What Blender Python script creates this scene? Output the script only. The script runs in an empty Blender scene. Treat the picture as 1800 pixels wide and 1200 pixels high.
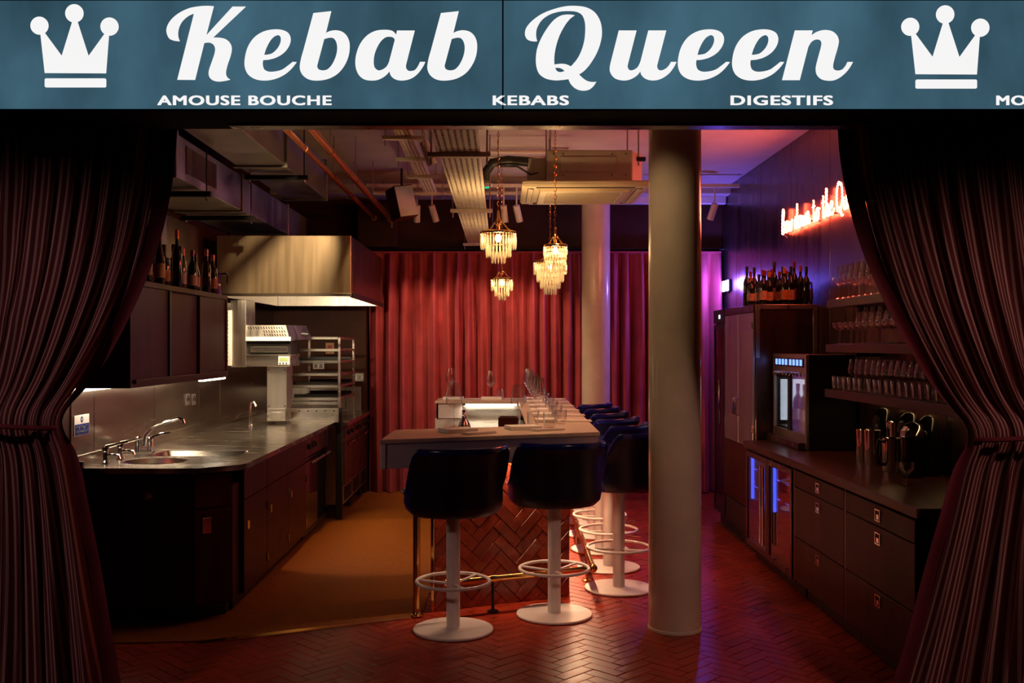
import bpy, bmesh, math, random
from mathutils import Vector, Matrix, noise
random.seed(11)
S = bpy.context.scene
COL = S.collection
PI = math.pi
R = math.radians

# ------------------------------------------------------------------ camera, world, exposure, large lights
cd = bpy.data.cameras.new('camera'); cam = bpy.data.objects.new('camera', cd); COL.objects.link(cam)
cam.location = (0, 0, 1.6); cam.rotation_euler = (PI/2, 0, 0)
cd.sensor_width = 36; cd.lens = 35; cd.shift_x = 20/1800; cd.shift_y = 6/1800
cd.clip_start = 0.05; cd.clip_end = 100
S.camera = cam
S.view_settings.view_transform = 'Standard'; S.view_settings.look = 'None'
S.view_settings.exposure = 0.0; S.view_settings.gamma = 1.0
S.view_settings.use_curve_mapping = False
try:
    S.cycles.max_bounces = 7; S.cycles.diffuse_bounces = 3; S.cycles.glossy_bounces = 4
    S.cycles.transparent_max_bounces = 18; S.cycles.transmission_bounces = 4
    S.cycles.sample_clamp_indirect = 4.0; S.cycles.sample_clamp_direct = 30.0
    S.cycles.caustics_reflective = False; S.cycles.caustics_refractive = False
    S.cycles.use_denoising = True; S.cycles.use_adaptive_sampling = True; S.cycles.adaptive_threshold = 0.02
except Exception: pass
W = bpy.data.worlds.new('world'); S.world = W; W.use_nodes = True
W.node_tree.nodes['Background'].inputs[0].default_value = (0.9, 0.55, 0.5, 1)
W.node_tree.nodes['Background'].inputs[1].default_value = 0.003

def spot(name, loc, target, power, col, size=50, blend=0.5, rad=0.04):
    l = bpy.data.lights.new(name, 'SPOT'); l.energy = power; l.color = col; l.spot_size = R(size); l.spot_blend = blend
    l.shadow_soft_size = rad
    o = bpy.data.objects.new(name, l); COL.objects.link(o); o.location = loc
    o.rotation_euler = (Vector(target)-Vector(loc)).to_track_quat('-Z', 'Y').to_euler()
    return o
def area(name, loc, sx, sy, power, col, rot=(0,0,0), spread=180):
    l = bpy.data.lights.new(name, 'AREA'); l.shape = 'RECTANGLE'; l.size = sx; l.size_y = sy; l.energy = power; l.color = col
    l.spread = R(spread)
    o = bpy.data.objects.new(name, l); COL.objects.link(o); o.location = loc; o.rotation_euler = rot
    return o
def point(name, loc, power, col, rad=0.03):
    l = bpy.data.lights.new(name, 'POINT'); l.energy = power; l.color = col; l.shadow_soft_size = rad
    o = bpy.data.objects.new(name, l); COL.objects.link(o); o.location = loc
    return o
WARM = (1.0, 0.66, 0.36); AMB = (1.0, 0.52, 0.22)
# unseen hall spots; outer pair added to fill the curtains, third for the column
spot('hall_spot', (-2.7, 1.5, 3.05), (-2.0, 4.2, 0.9), 58, (1, 0.58, 0.54), 50, 0.7, 0.08)
spot('hall_spot', (2.7, 1.5, 3.05), (2.0, 4.2, 0.8), 92, (1, 0.54, 0.42), 50, 0.7, 0.08)
spot('hall_spot', (0.75, 2.9, 3.8), (0.85, 5.4, 0.5), 14, (1, 0.7, 0.5), 28, 0.7, 0.05)

# ------------------------------------------------------------------ helpers
def P(px, py, y):
    """photo pixel at depth y -> point"""
    return Vector(((px-880)*y/1750, y, 1.6-(py-606)*y/1750))

class MB:
    def __init__(s): s.v = []; s.f = []; s.uv = None
    def add(s, vs, fs):
        b = len(s.v); s.v += [tuple(v) for v in vs]; s.f += [tuple(i+b for i in f) for f in fs]; return s
    def box(s, x0, x1, y0, y1, z0, z1):
        if x1 < x0: x0, x1 = x1, x0
        if y1 < y0: y0, y1 = y1, y0
        if z1 < z0: z0, z1 = z1, z0
        return s.add([(x0,y0,z0),(x1,y0,z0),(x1,y1,z0),(x0,y1,z0),(x0,y0,z1),(x1,y0,z1),(x1,y1,z1),(x0,y1,z1)],
              [(0,3,2,1),(4,5,6,7),(0,1,5,4),(1,2,6,5),(2,3,7,6),(3,0,4,7)])
    def obox(s, c, sx, sy, sz, rot):
        M = Matrix.Translation(c) @ rot.to_4x4()
        vs = [M @ Vector((a*sx/2, b*sy/2, d*sz/2)) for d in (-1,1) for a,b in ((-1,-1),(1,-1),(1,1),(-1,1))]
        return s.add(vs, [(0,3,2,1),(4,5,6,7),(0,1,5,4),(1,2,6,5),(2,3,7,6),(3,0,4,7)])
    def prism(s, poly, z0, z1):
        n = len(poly)
        a = sum(poly[i][0]*poly[(i+1)%n][1]-poly[(i+1)%n][0]*poly[i][1] for i in range(n))
        if a < 0: poly = poly[::-1]
        return s.add([(p[0],p[1],z0) for p in poly]+[(p[0],p[1],z1) for p in poly],
              [tuple(range(n-1,-1,-1)), tuple(range(n,2*n))]+[(i,(i+1)%n,(i+1)%n+n,i+n) for i in range(n)])
    def cyl(s, p0, p1, r0, r1=None, n=12, caps=True):
        p0 = Vector(p0); p1 = Vector(p1); r1 = r0 if r1 is None else r1
        d = (p1-p0).normalized(); a = d.orthogonal().normalized(); b = d.cross(a)
        vs = []
        for p, r in ((p0,r0),(p1,r1)):
            for i in range(n):
                t = 2*PI*i/n; vs.append(p+a*(r*math.cos(t))+b*(r*math.sin(t)))
        fs = [(i,(i+1)%n,(i+1)%n+n,i+n) for i in range(n)]
        if caps: fs += [tuple(range(n-1,-1,-1)), tuple(range(n,2*n))]
        return s.add(vs, fs)
    def lathe(s, prof, c=(0,0,0), n=24, cap0=False, cap1=False):
        vs = []; m = len(prof)
        for r, z in prof:
            for i in range(n):
                t = 2*PI*i/n; vs.append((c[0]+r*math.cos(t), c[1]+r*math.sin(t), c[2]+z))
        fs = [(j*n+i, j*n+(i+1)%n, (j+1)*n+(i+1)%n, (j+1)*n+i) for j in range(m-1) for i in range(n)]
        if cap0: fs.append(tuple(range(n-1,-1,-1)))
        if cap1: fs.append(tuple((m-1)*n+i for i in range(n)))
        return s.add(vs, fs)
    def tube(s, pts, r, n=8, closed=False):
        pts = [Vector(p) for p in pts]; m = len(pts); vs = []; up = None
        for i, p in enumerate(pts):
            if closed: d = pts[(i+1)%m]-pts[i-1]
            else: d = pts[min(i+1,m-1)]-pts[max(i-1,0)]
            d.normalize()
            if up is None: up = d.orthogonal().normalized()
            else:
                up = up - d*up.dot(d)
                up = up.normalized() if up.length > 1e-6 else d.orthogonal().normalized()
            b = d.cross(up); rr = r[i] if isinstance(r,(list,tuple)) else r
            for k in range(n):
                t = 2*PI*k/n; vs.append(p+up*(rr*math.cos(t))+b*(rr*math.sin(t)))
        fs = [(i*n+k, i*n+(k+1)%n, ((i+1)%m)*n+(k+1)%n, ((i+1)%m)*n+k) for i in range(m if closed else m-1) for k in range(n)]
        if not closed: fs += [tuple(range(n-1,-1,-1)), tuple((m-1)*n+k for k in range(n))]
        return s.add(vs, fs)
    def sphere(s, c, r, n=12, m=8, sz=1.0):
        prof = [(max(1e-4, r*math.sin(PI*j/m)), -r*sz*math.cos(PI*j/m)) for j in range(m+1)]
        return s.lathe(prof, c, n)
    def build(s, name, mat, parent=None, smooth=False, bevel=0, seg=1, local=False, angle=35, fix=True):
        off = Vector((0,0,0))
        if parent is not None and not local:
            q = parent
            while q is not None: off += q.location; q = q.parent
        me = bpy.data.meshes.new(name)
        me.from_pydata([tuple(Vector(v)-off) for v in s.v], [], s.f)
        if s.uv:
            u = me.uv_layers.new(name='UVMap')
            for l in me.loops: u.data[l.index].uv = s.uv[l.vertex_index]
        if fix or bevel:
            bm = bmesh.new(); bm.from_mesh(me)
            if fix: bmesh.ops.recalc_face_normals(bm, faces=bm.faces)
            if bevel:
                es = [e for e in bm.edges if len(e.link_faces)==2 and e.calc_face_angle(0) > 0.6]
                bmesh.ops.bevel(bm, geom=es, offset=bevel, segments=seg, affect='EDGES', clamp_overlap=True)
            bm.to_mesh(me); bm.free()
        if smooth:
            me.shade_smooth()
            try: me.set_sharp_from_angle(angle=R(angle))
            except Exception: pass
        me.materials.append(mat)
        o = bpy.data.objects.new(name, me); COL.objects.link(o)
        if parent is not None: o.parent = parent
        return o

def tag(o, label=None, cat=None, group=None, kind=None):
    if label: o['label'] = label
    if cat: o['category'] = cat
    if group: o['group'] = group
    if kind: o['kind'] = kind
    return o
def thing(name, label, cat, loc=(0,0,0), rz=0, group=None):
    o = bpy.data.objects.new(name, None); COL.objects.link(o); o.empty_display_size = 0.05
    o.location = loc; o.rotation_euler = (0,0,rz)
    return tag(o, label, cat, group)
def dup(root, loc, rz=None, label=None, group=None):
    r = root.copy(); COL.objects.link(r); r.location = loc
    if rz is not None: r.rotation_euler = (0,0,rz)
    if label: r['label'] = label
    if group: r['group'] = group
    for ch in list(root.children):
        c = ch.copy(); COL.objects.link(c); c.parent = r
        for g in list(ch.children):
            d = g.copy(); COL.objects.link(d); d.parent = c
    return r
def B(name, mat, parent, x0, x1, y0, y1, z0, z1, bevel=0.002):
    return MB().box(x0,x1,y0,y1,z0,z1).build(name, mat, parent, bevel=bevel)

# smooth outline: points (x, y) smooth or (x, y, 1) corner
def outline(pts, k=5, closed=True):
    n = len(pts); out = []
    for i in range(n if closed else n-1):
        p1 = pts[i]; p2 = pts[(i+1)%n]; p0 = pts[i-1] if (closed or i > 0) else p1
        p3 = pts[(i+2)%n] if (closed or i+2 < n) else p2
        c1 = len(p1) > 2; c2 = len(p2) > 2
        a1 = Vector(p1[:2]); a2 = Vector(p2[:2]); a0 = Vector(p0[:2]); a3 = Vector(p3[:2])
        if c1 and c2: out.append(tuple(a1)); continue
        L = (a2-a1).length
        def tan(pa, pb, pc):
            d = pc-pa; l1 = (pb-pa).length; l2 = (pc-pb).length
            return d*(L/max(l1+l2,1e-6))
        t1 = None if c1 else tan(a0, a1, a2); t2 = None if c2 else tan(a1, a2, a3)
        if t1 is None: t1 = (a2-a1)*1.5 - t2*0.5
        if t2 is None: t2 = (a2-a1)*1.5 - t1*0.5
        for j in range(k):
            t = j/k; h = t*t*(3-2*t); h1 = t*(1-t)**2; h2 = t*t*(t-1)
            q = a1*(1-h)+a2*h+t1*h1+t2*h2
            out.append((q.x, q.y))
    if not closed: out.append(tuple(pts[-1][:2]))
    return out
def filled(loops, depth, to3, name, mat, parent, bevel=0):
    """flat shape with holes: 2D loops -> mesh of thickness depth, placed with to3(x, y, d)"""
    cu = bpy.data.curves.new(name, 'CURVE'); cu.dimensions = '2D'; cu.fill_mode = 'BOTH'; cu.extrude = depth/2
    for lp in loops:
        sp = cu.splines.new('POLY'); sp.points.add(len(lp)-1); sp.use_cyclic_u = True
        for p, q in zip(sp.points, lp): p.co = (q[0], q[1], 0, 1)
    return curve_mesh(cu, to3, name, mat, parent)
def curve_mesh(cu, to3, name, mat, parent, fit=None, bold=0):
    ob = bpy.data.objects.new('tmp', cu); COL.objects.link(ob)
    bpy.context.view_layer.update()
    me = bpy.data.meshes.new_from_object(ob.evaluated_get(bpy.context.evaluated_depsgraph_get()))
    bpy.data.objects.remove(ob); bpy.data.curves.remove(cu)
    if bold:      # thicken the strokes: the same glyphs laid side by side a little apart
        bm = bmesh.new()
        for dx, dy in ((-bold,-bold*.5),(0,0),(bold,bold*.5),(-bold,bold*.5),(bold,-bold*.5)):
            m2 = me.copy(); m2.transform(Matrix.Translation((dx,dy,0))); bm.from_mesh(m2); bpy.data.meshes.remove(m2)
        bm.to_mesh(me); bm.free()
    off = Vector((0,0,0)); q = parent
    while q is not None: off += q.location; q = q.parent
    if fit:
        xs = [v.co.x for v in me.vertices]; ys = [v.co.y for v in me.vertices]
        x0, x1, y0, y1 = min(xs), max(xs), min(ys), max(ys); fx0, fx1, fy0, fy1 = fit
        for v in me.vertices:
            v.co.x = fx0+(v.co.x-x0)/(x1-x0)*(fx1-fx0); v.co.y = fy0+(v.co.y-y0)/(y1-y0)*(fy1-fy0)
    for v in me.vertices: v.co = Vector(to3(v.co.x, v.co.y, v.co.z))-off
    bm = bmesh.new(); bm.from_mesh(me); bmesh.ops.recalc_face_normals(bm, faces=bm.faces); bm.to_mesh(me); bm.free()
    me.materials.clear(); me.materials.append(mat); me.name = name
    o = bpy.data.objects.new(name, me); COL.objects.link(o)
    if parent is not None: o.parent = parent
    return o
def text(body, fit, depth, to3, name, mat, parent, bold=0.0, spacing=1.0):
    cu = bpy.data.curves.new(name, 'FONT'); cu.body = body; cu.fill_mode = 'BOTH'; cu.extrude = depth/2; cu.size = 1
    cu.offset = 0; cu.space_character = spacing; cu.resolution_u = 4
    return curve_mesh(cu, to3, name, mat, parent, fit, bold)

# ------------------------------------------------------------------ materials
def mat(name, col, rough=0.5, metal=0.0, var=0.12, scale=6, bump=0.0, bscale=60, stretch=(1,1,1), coat=0.0, rvar=0.0,
        emit=None, es=0.0, spec=0.5, sheen=0.0, rand=0.0):
    m = bpy.data.materials.new(name); m.use_nodes = True; nt = m.node_tree; N = nt.nodes; L = nt.links
    b = N['Principled BSDF']
    b.inputs['Roughness'].default_value = rough; b.inputs['Metallic'].default_value = metal
    b.inputs['Specular IOR Level'].default_value = spec
    if coat: b.inputs['Coat Weight'].default_value = coat; b.inputs['Coat Roughness'].default_value = 0.08
    if sheen: b.inputs['Sheen Weight'].default_value = sheen; b.inputs['Sheen Roughness'].default_value = 0.4; b.inputs['Sheen Tint'].default_value = (*[min(1,c*3+0.1) for c in col],1)
    tc = N.new('ShaderNodeTexCoord'); mp = N.new('ShaderNodeMapping'); mp.inputs['Scale'].default_value = stretch
    L.new(tc.outputs['Object'], mp.inputs['Vector'])
    nz = N.new('ShaderNodeTexNoise'); nz.inputs['Scale'].default_value = scale; nz.inputs['Detail'].default_value = 5
    L.new(mp.outputs['Vector'], nz.inputs['Vector'])
    mr = N.new('ShaderNodeMapRange'); mr.inputs['From Min'].default_value = 0.3; mr.inputs['From Max'].default_value = 0.7
    mr.inputs['To Min'].default_value = 1-var; mr.inputs['To Max'].default_value = 1+var
    L.new(nz.outputs['Fac'], mr.inputs['Value'])
    mx = N.new('ShaderNodeMix'); mx.data_type = 'RGBA'; mx.blend_type = 'MULTIPLY'; mx.inputs['Factor'].default_value = 1
    mx.inputs['A'].default_value = (*col, 1); L.new(mr.outputs['Result'], mx.inputs['B'])
    cout = mx.outputs['Result']
    if rand:
        g = N.new('ShaderNodeNewGeometry'); oi = N.new('ShaderNodeObjectInfo')
        ad = N.new('ShaderNodeMath'); ad.operation = 'ADD'; L.new(g.outputs['Random Per Island'], ad.inputs[0]); L.new(oi.outputs['Random'], ad.inputs[1])
        fr = N.new('ShaderNodeMath'); fr.operation = 'FRACT'; L.new(ad.outputs[0], fr.inputs[0])
        m2 = N.new('ShaderNodeMapRange'); m2.inputs['To Min'].default_value = 1-rand; m2.inputs['To Max'].default_value = 1+rand; L.new(fr.outputs[0], m2.inputs['Value'])
        mx2 = N.new('ShaderNodeMix'); mx2.data_type = 'RGBA'; mx2.blend_type = 'MULTIPLY'; mx2.inputs['Factor'].default_value = 1
        L.new(cout, mx2.inputs['A']); L.new(m2.outputs['Result'], mx2.inputs['B']); cout = mx2.outputs['Result']
    L.new(cout, b.inputs['Base Color'])
    if rvar:
        m3 = N.new('ShaderNodeMapRange'); m3.inputs['From Min'].default_value = 0.3; m3.inputs['From Max'].default_value = 0.7
        m3.inputs['To Min'].default_value = max(0.02,rough-rvar); m3.inputs['To Max'].default_value = rough+rvar
        L.new(nz.outputs['Fac'], m3.inputs['Value']); L.new(m3.outputs['Result'], b.inputs['Roughness'])
    if bump:
        n2 = N.new('ShaderNodeTexNoise'); n2.inputs['Scale'].default_value = bscale; n2.inputs['Detail'].default_value = 3
        L.new(mp.outputs['Vector'], n2.inputs['Vector'])
        bp = N.new('ShaderNodeBump'); bp.inputs['Strength'].default_value = bump; bp.inputs['Distance'].default_value = 0.01
        L.new(n2.outputs['Fac'], bp.inputs['Height']); L.new(bp.outputs['Normal'], b.inputs['Normal'])
    if emit:
        b.inputs['Emission Color'].default_value = (*emit, 1); b.inputs['Emission Strength'].default_value = es
    return m
def thin_glass(name, tint=(1,1,1), rough=0.03, dens=0.03, gl=1.0):
    m = bpy.data.materials.new(name); m.use_nodes = True; nt = m.node_tree; N = nt.nodes; L = nt.links; N.clear()
    out = N.new('ShaderNodeOutputMaterial'); tr = N.new('ShaderNodeBsdfTransparent'); gs = N.new('ShaderNodeBsdfGlossy')
    nz = N.new('ShaderNodeTexNoise'); nz.inputs['Scale'].default_value = 5
    mr = N.new('ShaderNodeMapRange'); mr.inputs['To Min'].default_value = rough*0.6; mr.inputs['To Max'].default_value = rough*1.6
    L.new(nz.outputs['Fac'], mr.inputs['Value']); L.new(mr.outputs['Result'], gs.inputs['Roughness'])
    tr.inputs[0].default_value = (*[1-(1-t) - dens for t in tint], 1); gs.inputs[0].default_value = (gl,gl,gl,1)
    fz = N.new('ShaderNodeLayerWeight'); fz.inputs['Blend'].default_value = 0.5
    pw = N.new('ShaderNodeMath'); pw.operation = 'POWER'; pw.inputs[1].default_value = 2.2; L.new(fz.outputs['Facing'], pw.inputs[0])
    ma = N.new('ShaderNodeMath'); ma.operation = 'MULTIPLY_ADD'; ma.inputs[1].default_value = 0.8; ma.inputs[2].default_value = 0.06; L.new(pw.outputs[0], ma.inputs[0])
    mx = N.new('ShaderNodeMixShader'); L.new(ma.outputs[0], mx.inputs[0]); L.new(tr.outputs[0], mx.inputs[1]); L.new(gs.outputs[0], mx.inputs[2])
    L.new(mx.outputs[0], out.inputs[0]); return m
def crystal_mat(name):
    m = bpy.data.materials.new(name); m.use_nodes = True; nt = m.node_tree; N = nt.nodes; L = nt.links; N.clear()
    out = N.new('ShaderNodeOutputMaterial')
    tr = N.new('ShaderNodeBsdfTransparent'); gs = N.new('ShaderNodeBsdfGlossy'); gs.inputs['Roughness'].default_value = 0.12
    tl = N.new('ShaderNodeBsdfTranslucent'); df = N.new('ShaderNodeBsdfDiffuse')
    nz = N.new('ShaderNodeTexNoise'); nz.inputs['Scale'].default_value = 90
    cr = N.new('ShaderNodeValToRGB'); cr.color_ramp.elements[0].color = (0.55,0.42,0.2,1); cr.color_ramp.elements[1].color = (1,0.95,0.8,1)
    cr.color_ramp.elements[0].position = 0.35; cr.color_ramp.elements[1].position = 0.65
    L.new(nz.outputs['Fac'], cr.inputs[0]); L.new(cr.outputs[0], tl.inputs[0]); L.new(cr.outputs[0], df.inputs[0])
    a = N.new('ShaderNodeMixShader'); a.inputs[0].default_value = 0.3; L.new(tl.outputs[0], a.inputs[1]); L.new(df.outputs[0], a.inputs[2])
    b = N.new('ShaderNodeMixShader'); b.inputs[0].default_value = 0.3; L.new(a.outputs[0], b.inputs[1]); L.new(gs.outputs[0], b.inputs[2])
    c = N.new('ShaderNodeMixShader'); c.inputs[0].default_value = 0.42; L.new(b.outputs[0], c.inputs[1]); L.new(tr.outputs[0], c.inputs[2])
    L.new(c.outputs[0], out.inputs[0]); return m
def emis(name, col, st, var=0.0, scale=3, stretch=(1,1,1)):
    m = bpy.data.materials.new(name); m.use_nodes = True; nt = m.node_tree; N = nt.nodes; L = nt.links; N.clear()
    out = N.new('ShaderNodeOutputMaterial'); e = N.new('ShaderNodeEmission'); e.inputs[1].default_value = st
    tc = N.new('ShaderNodeTexCoord'); mp = N.new('ShaderNodeMapping'); mp.inputs['Scale'].default_value = stretch
    nz = N.new('ShaderNodeTexNoise'); nz.inputs['Scale'].default_value = scale; nz.inputs['Detail'].default_value = 4
    L.new(tc.outputs['Object'], mp.inputs[0]); L.new(mp.outputs[0], nz.inputs[0])
    mr = N.new('ShaderNodeMapRange'); mr.inputs['From Min'].default_value = 0.3; mr.inputs['From Max'].default_value = 0.7
    mr.inputs['To Min'].default_value = 1-var; mr.inputs['To Max'].default_value = 1+var; L.new(nz.outputs['Fac'], mr.inputs[0])
    mx = N.new('ShaderNodeMix'); mx.data_type = 'RGBA'; mx.blend_type = 'MULTIPLY'; mx.inputs['Factor'].default_value = 1
    mx.inputs['A'].default_value = (*col,1); L.new(mr.outputs[0], mx.inputs['B']); L.new(mx.outputs['Result'], e.inputs[0]); L.new(e.outputs[0], out.inputs[0])
    return m
def striped(name, base, stripe, count, frac):
    m = bpy.data.materials.new(name); m.use_nodes = True; nt = m.node_tree; N = nt.nodes; L = nt.links; b = N['Principled BSDF']
    uv = N.new('ShaderNodeUVMap'); sp = N.new('ShaderNodeSeparateXYZ'); L.new(uv.outputs[0], sp.inputs[0])
    mu = N.new('ShaderNodeMath'); mu.operation = 'MULTIPLY'; mu.inputs[1].default_value = count; L.new(sp.outputs[0], mu.inputs[0])
    fr = N.new('ShaderNodeMath'); fr.operation = 'FRACT'; L.new(mu.outputs[0], fr.inputs[0])
    lt = N.new('ShaderNodeMath'); lt.operation = 'LESS_THAN'; lt.inputs[1].default_value = frac; L.new(fr.outputs[0], lt.inputs[0])
    nz = N.new('ShaderNodeTexNoise'); nz.inputs['Scale'].default_value = 30
    mr = N.new('ShaderNodeMapRange'); mr.inputs['To Min'].default_value = 0.8; mr.inputs['To Max'].default_value = 1.2; L.new(nz.outputs['Fac'], mr.inputs[0])
    mx = N.new('ShaderNodeMix'); mx.data_type = 'RGBA'; mx.inputs['A'].default_value = (*base,1); mx.inputs['B'].default_value = (*stripe,1); L.new(lt.outputs[0], mx.inputs['Factor'])
    m2 = N.new('ShaderNodeMix'); m2.data_type = 'RGBA'; m2.blend_type = 'MULTIPLY'; m2.inputs['Factor'].default_value = 1
    L.new(mx.outputs['Result'], m2.inputs['A']); L.new(mr.outputs[0], m2.inputs['B']); L.new(m2.outputs['Result'], b.inputs['Base Color'])
    b.inputs['Roughness'].default_value = 0.8
    return m

M = {}
M['tile'] = mat('terracotta tile', (0.30,0.030,0.010), 0.34, spec=0.3, var=0.25, scale=14, bump=0.05, bscale=40, rvar=0.08, rand=0.13)
M['bartile'] = mat('glazed terracotta tile', (0.30,0.045,0.017), 0.25, var=0.2, scale=16, bump=0.12, bscale=30, rvar=0.08, rand=0.2)
M['grout'] = mat('dark grout', (0.035,0.012,0.008), 0.8, var=0.3)
M['ochre'] = mat('ochre vinyl floor', (0.24,0.066,0.008), 0.65, spec=0.15, var=0.12, scale=30, bump=0.05, bscale=200)
M['ceil'] = mat('ceiling plaster', (0.55,0.46,0.42), 0.8, var=0.08, scale=3, bump=0.1, bscale=20)
M['brownwall'] = mat('dark brown wall', (0.055,0.019,0.010), 0.6, spec=0.2, var=0.25, scale=3, bump=0.1, bscale=20)
M['black'] = mat('black powder coat', (0.008,0.007,0.007), 0.45, var=0.2)
M['matteblack'] = mat('matte black', (0.006,0.005,0.005), 0.9, var=0.2, spec=0.08)
M['blackgloss'] = mat('black gloss', (0.01,0.01,0.011), 0.12, var=0.1)
M['darksteel'] = mat('dark bronze steel', (0.17,0.10,0.085), 0.3, 0.9, var=0.12, scale=10, stretch=(1,1,0.06), rvar=0.06)
M['steel'] = mat('brushed steel', (0.58,0.54,0.49), 0.3, 1.0, var=0.10, scale=18, stretch=(0.06,1,1), rvar=0.07)
M['steelv'] = mat('brushed steel vertical', (0.56,0.52,0.47), 0.34, 1.0, var=0.12, scale=22, stretch=(1,1,0.05), rvar=0.07)
M['steelw'] = mat('brushed steel splashback', (0.40,0.34,0.28), 0.24, 1.0, var=0.08, scale=6, stretch=(1,0.15,1), rvar=0.05)
M['steeltop'] = mat('scuffed steel worktop', (0.60,0.54,0.46), 0.24, 1.0, var=0.10, scale=9, stretch=(0.3,1,1), rvar=0.06, bump=0.02, bscale=120)
M['hoodsteel'] = mat('satin steel hood', (0.62,0.50,0.34), 0.36, 0.65, var=0.08, scale=22, stretch=(1,1,0.05), rvar=0.06)
M['galv'] = mat('galvanised duct steel', (0.36,0.34,0.30), 0.4, 0.85, var=0.25, scale=5, rvar=0.1)
M['chrome'] = mat('chrome', (0.8,0.8,0.8), 0.08, 1.0, var=0.03)
M['brass'] = mat('polished brass', (0.85,0.48,0.16), 0.14, 1.0, var=0.08, scale=10)
M['copper'] = mat('copper pipe', (0.8,0.34,0.15), 0.3, 1.0, var=0.18, scale=8)
M['wood'] = mat('dark mahogany', (0.055,0.010,0.005), 0.42, var=0.3, scale=9, stretch=(1,1,0.12), bump=0.03, spec=0.14)
M['wood2'] = mat('mahogany worktop', (0.07,0.020,0.010), 0.32, var=0.3, scale=9, stretch=(1,0.1,1), spec=0.35)
M['whitepaint'] = mat('white enamel', (0.82,0.77,0.71), 0.32, var=0.06, scale=12)
M['traypaint'] = mat('cream enamel steel', (0.72,0.62,0.50), 0.5, var=0.1)
M['column'] = mat('cream gloss paint', (0.80,0.68,0.53), 0.2, var=0.08, scale=5, bump=0.12, bscale=18, rvar=0.06)
M['bartop'] = mat('pale stone bar top', (0.62,0.46,0.36), 0.35, var=0.08, scale=40)
M['barwhite'] = mat('pale laminate', (0.56,0.47,0.46), 0.45, var=0.04)
M['velvet'] = mat('red velvet', (0.42,0.050,0.060), 0.75, var=0.2, scale=5, sheen=0.5)
M['leather'] = mat('blue leather', (0.006,0.012,0.16), 0.22, var=0.15, bump=0.06, bscale=90, coat=0.3)
M['leatherdark'] = mat('black leather', (0.004,0.005,0.02), 0.35, var=0.15, bump=0.06, bscale=90)
M['acgrey'] = mat('ac housing grey', (0.36,0.30,0.25), 0.6, var=0.08)
M['acwhite'] = mat('ac panel cream', (0.72,0.60,0.42), 0.45, var=0.05)
M['rubber'] = mat('black pipe lagging', (0.012,0.011,0.01), 0.55, var=0.2, bump=0.2, bscale=60)
M['paper'] = mat('white paper', (0.85,0.80,0.74), 0.7, var=0.05)
M['linen'] = mat('folded linen', (0.72,0.60,0.55), 0.85, var=0.06, bump=0.2, bscale=200)
M['glass'] = thin_glass('clear glass', dens=0.03)
M['crystal'] = crystal_mat('cut crystal')
M['pane'] = thin_glass('glass pane', dens=0.12)
M['bulb'] = emis('warm bulb', (1,0.72,0.32), 60)
M['led'] = emis('warm white led', (1,0.86,0.66), 14)
M['ledpink'] = emis('warm pink led', (1,0.72,0.5), 10)
M['violet'] = emis('violet lamp lens', (0.42,0.40,1.0), 30)
M['neon'] = emis('red neon', (1,0.10,0.045), 34)
M['signteal'] = emis('teal lightbox vinyl', (0.040,0.098,0.138), 1.0, var=0.4, scale=2.6, stretch=(1,1,0.6))
M['signwhite'] = emis('white lightbox lettering', (0.93,0.92,0.92), 1.0, var=0.01)
M['stripe'] = striped('striped ticking', (0.11,0.012,0.020), (0.42,0.25,0.23), 1.0, 0.36)
M['maroon'] = mat('maroon lining', (0.16,0.012,0.028), 0.75, var=0.2)
M['bluescr'] = emis('blue display', (0.16,0.3,1.0), 2.2)
M['coldlight'] = emis('cold white light', (0.75,0.85,1.0), 1.6)
M['bluelight'] = emis('blue fridge light', (0.05,0.09,1.0), 5)
M['greenled'] = emis('green lens', (0.02,0.5,0.22), 1.2)
M['lcd'] = mat('lcd green', (0.35,0.45,0.22), 0.3, emit=(0.35,0.5,0.2), es=0.15)
M['signblue'] = mat('sign blue', (0.012,0.03,0.22), 0.4, var=0.03)
M['bottledark'] = mat('dark bottle glass', (0.008,0.010,0.007), 0.08, var=0.2, coat=0.3)
M['bottlebrown'] = mat('brown bottle glass', (0.04,0.012,0.004), 0.08, var=0.2, coat=0.3)
M['labelcream'] = mat('cream label', (0.55,0.32,0.18), 0.6, var=0.2, scale=40)
M['labelorange'] = mat('orange label', (0.5,0.16,0.05), 0.6, var=0.2, scale=40)
M['foilred'] = mat('red foil', (0.25,0.02,0.015), 0.35, 0.4)
M['foilblack'] = mat('black foil', (0.012,0.01,0.01), 0.35, 0.2)
M['foilorange'] = mat('orange foil', (0.5,0.14,0.05), 0.35, 0.4)
M['purple'] = mat('purple anodised', (0.16,0.07,0.35), 0.3, 0.7)
M['plastic'] = mat('grey plastic', (0.25,0.24,0.23), 0.5, var=0.05)
M['blackglass'] = mat('smoked glass', (0.006,0.006,0.008), 0.05, var=0.05)
# ================================================================== THE SETTING
XL, XR, HC, YB = -2.45, 2.45, 3.3, 11.1
def struct(o): o['kind'] = 'structure'; return o
floor = struct(MB().box(-3.2, 3.2, -1.5, YB+0.1, -0.12, -0.004).build('floor', M['grout']))
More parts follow.
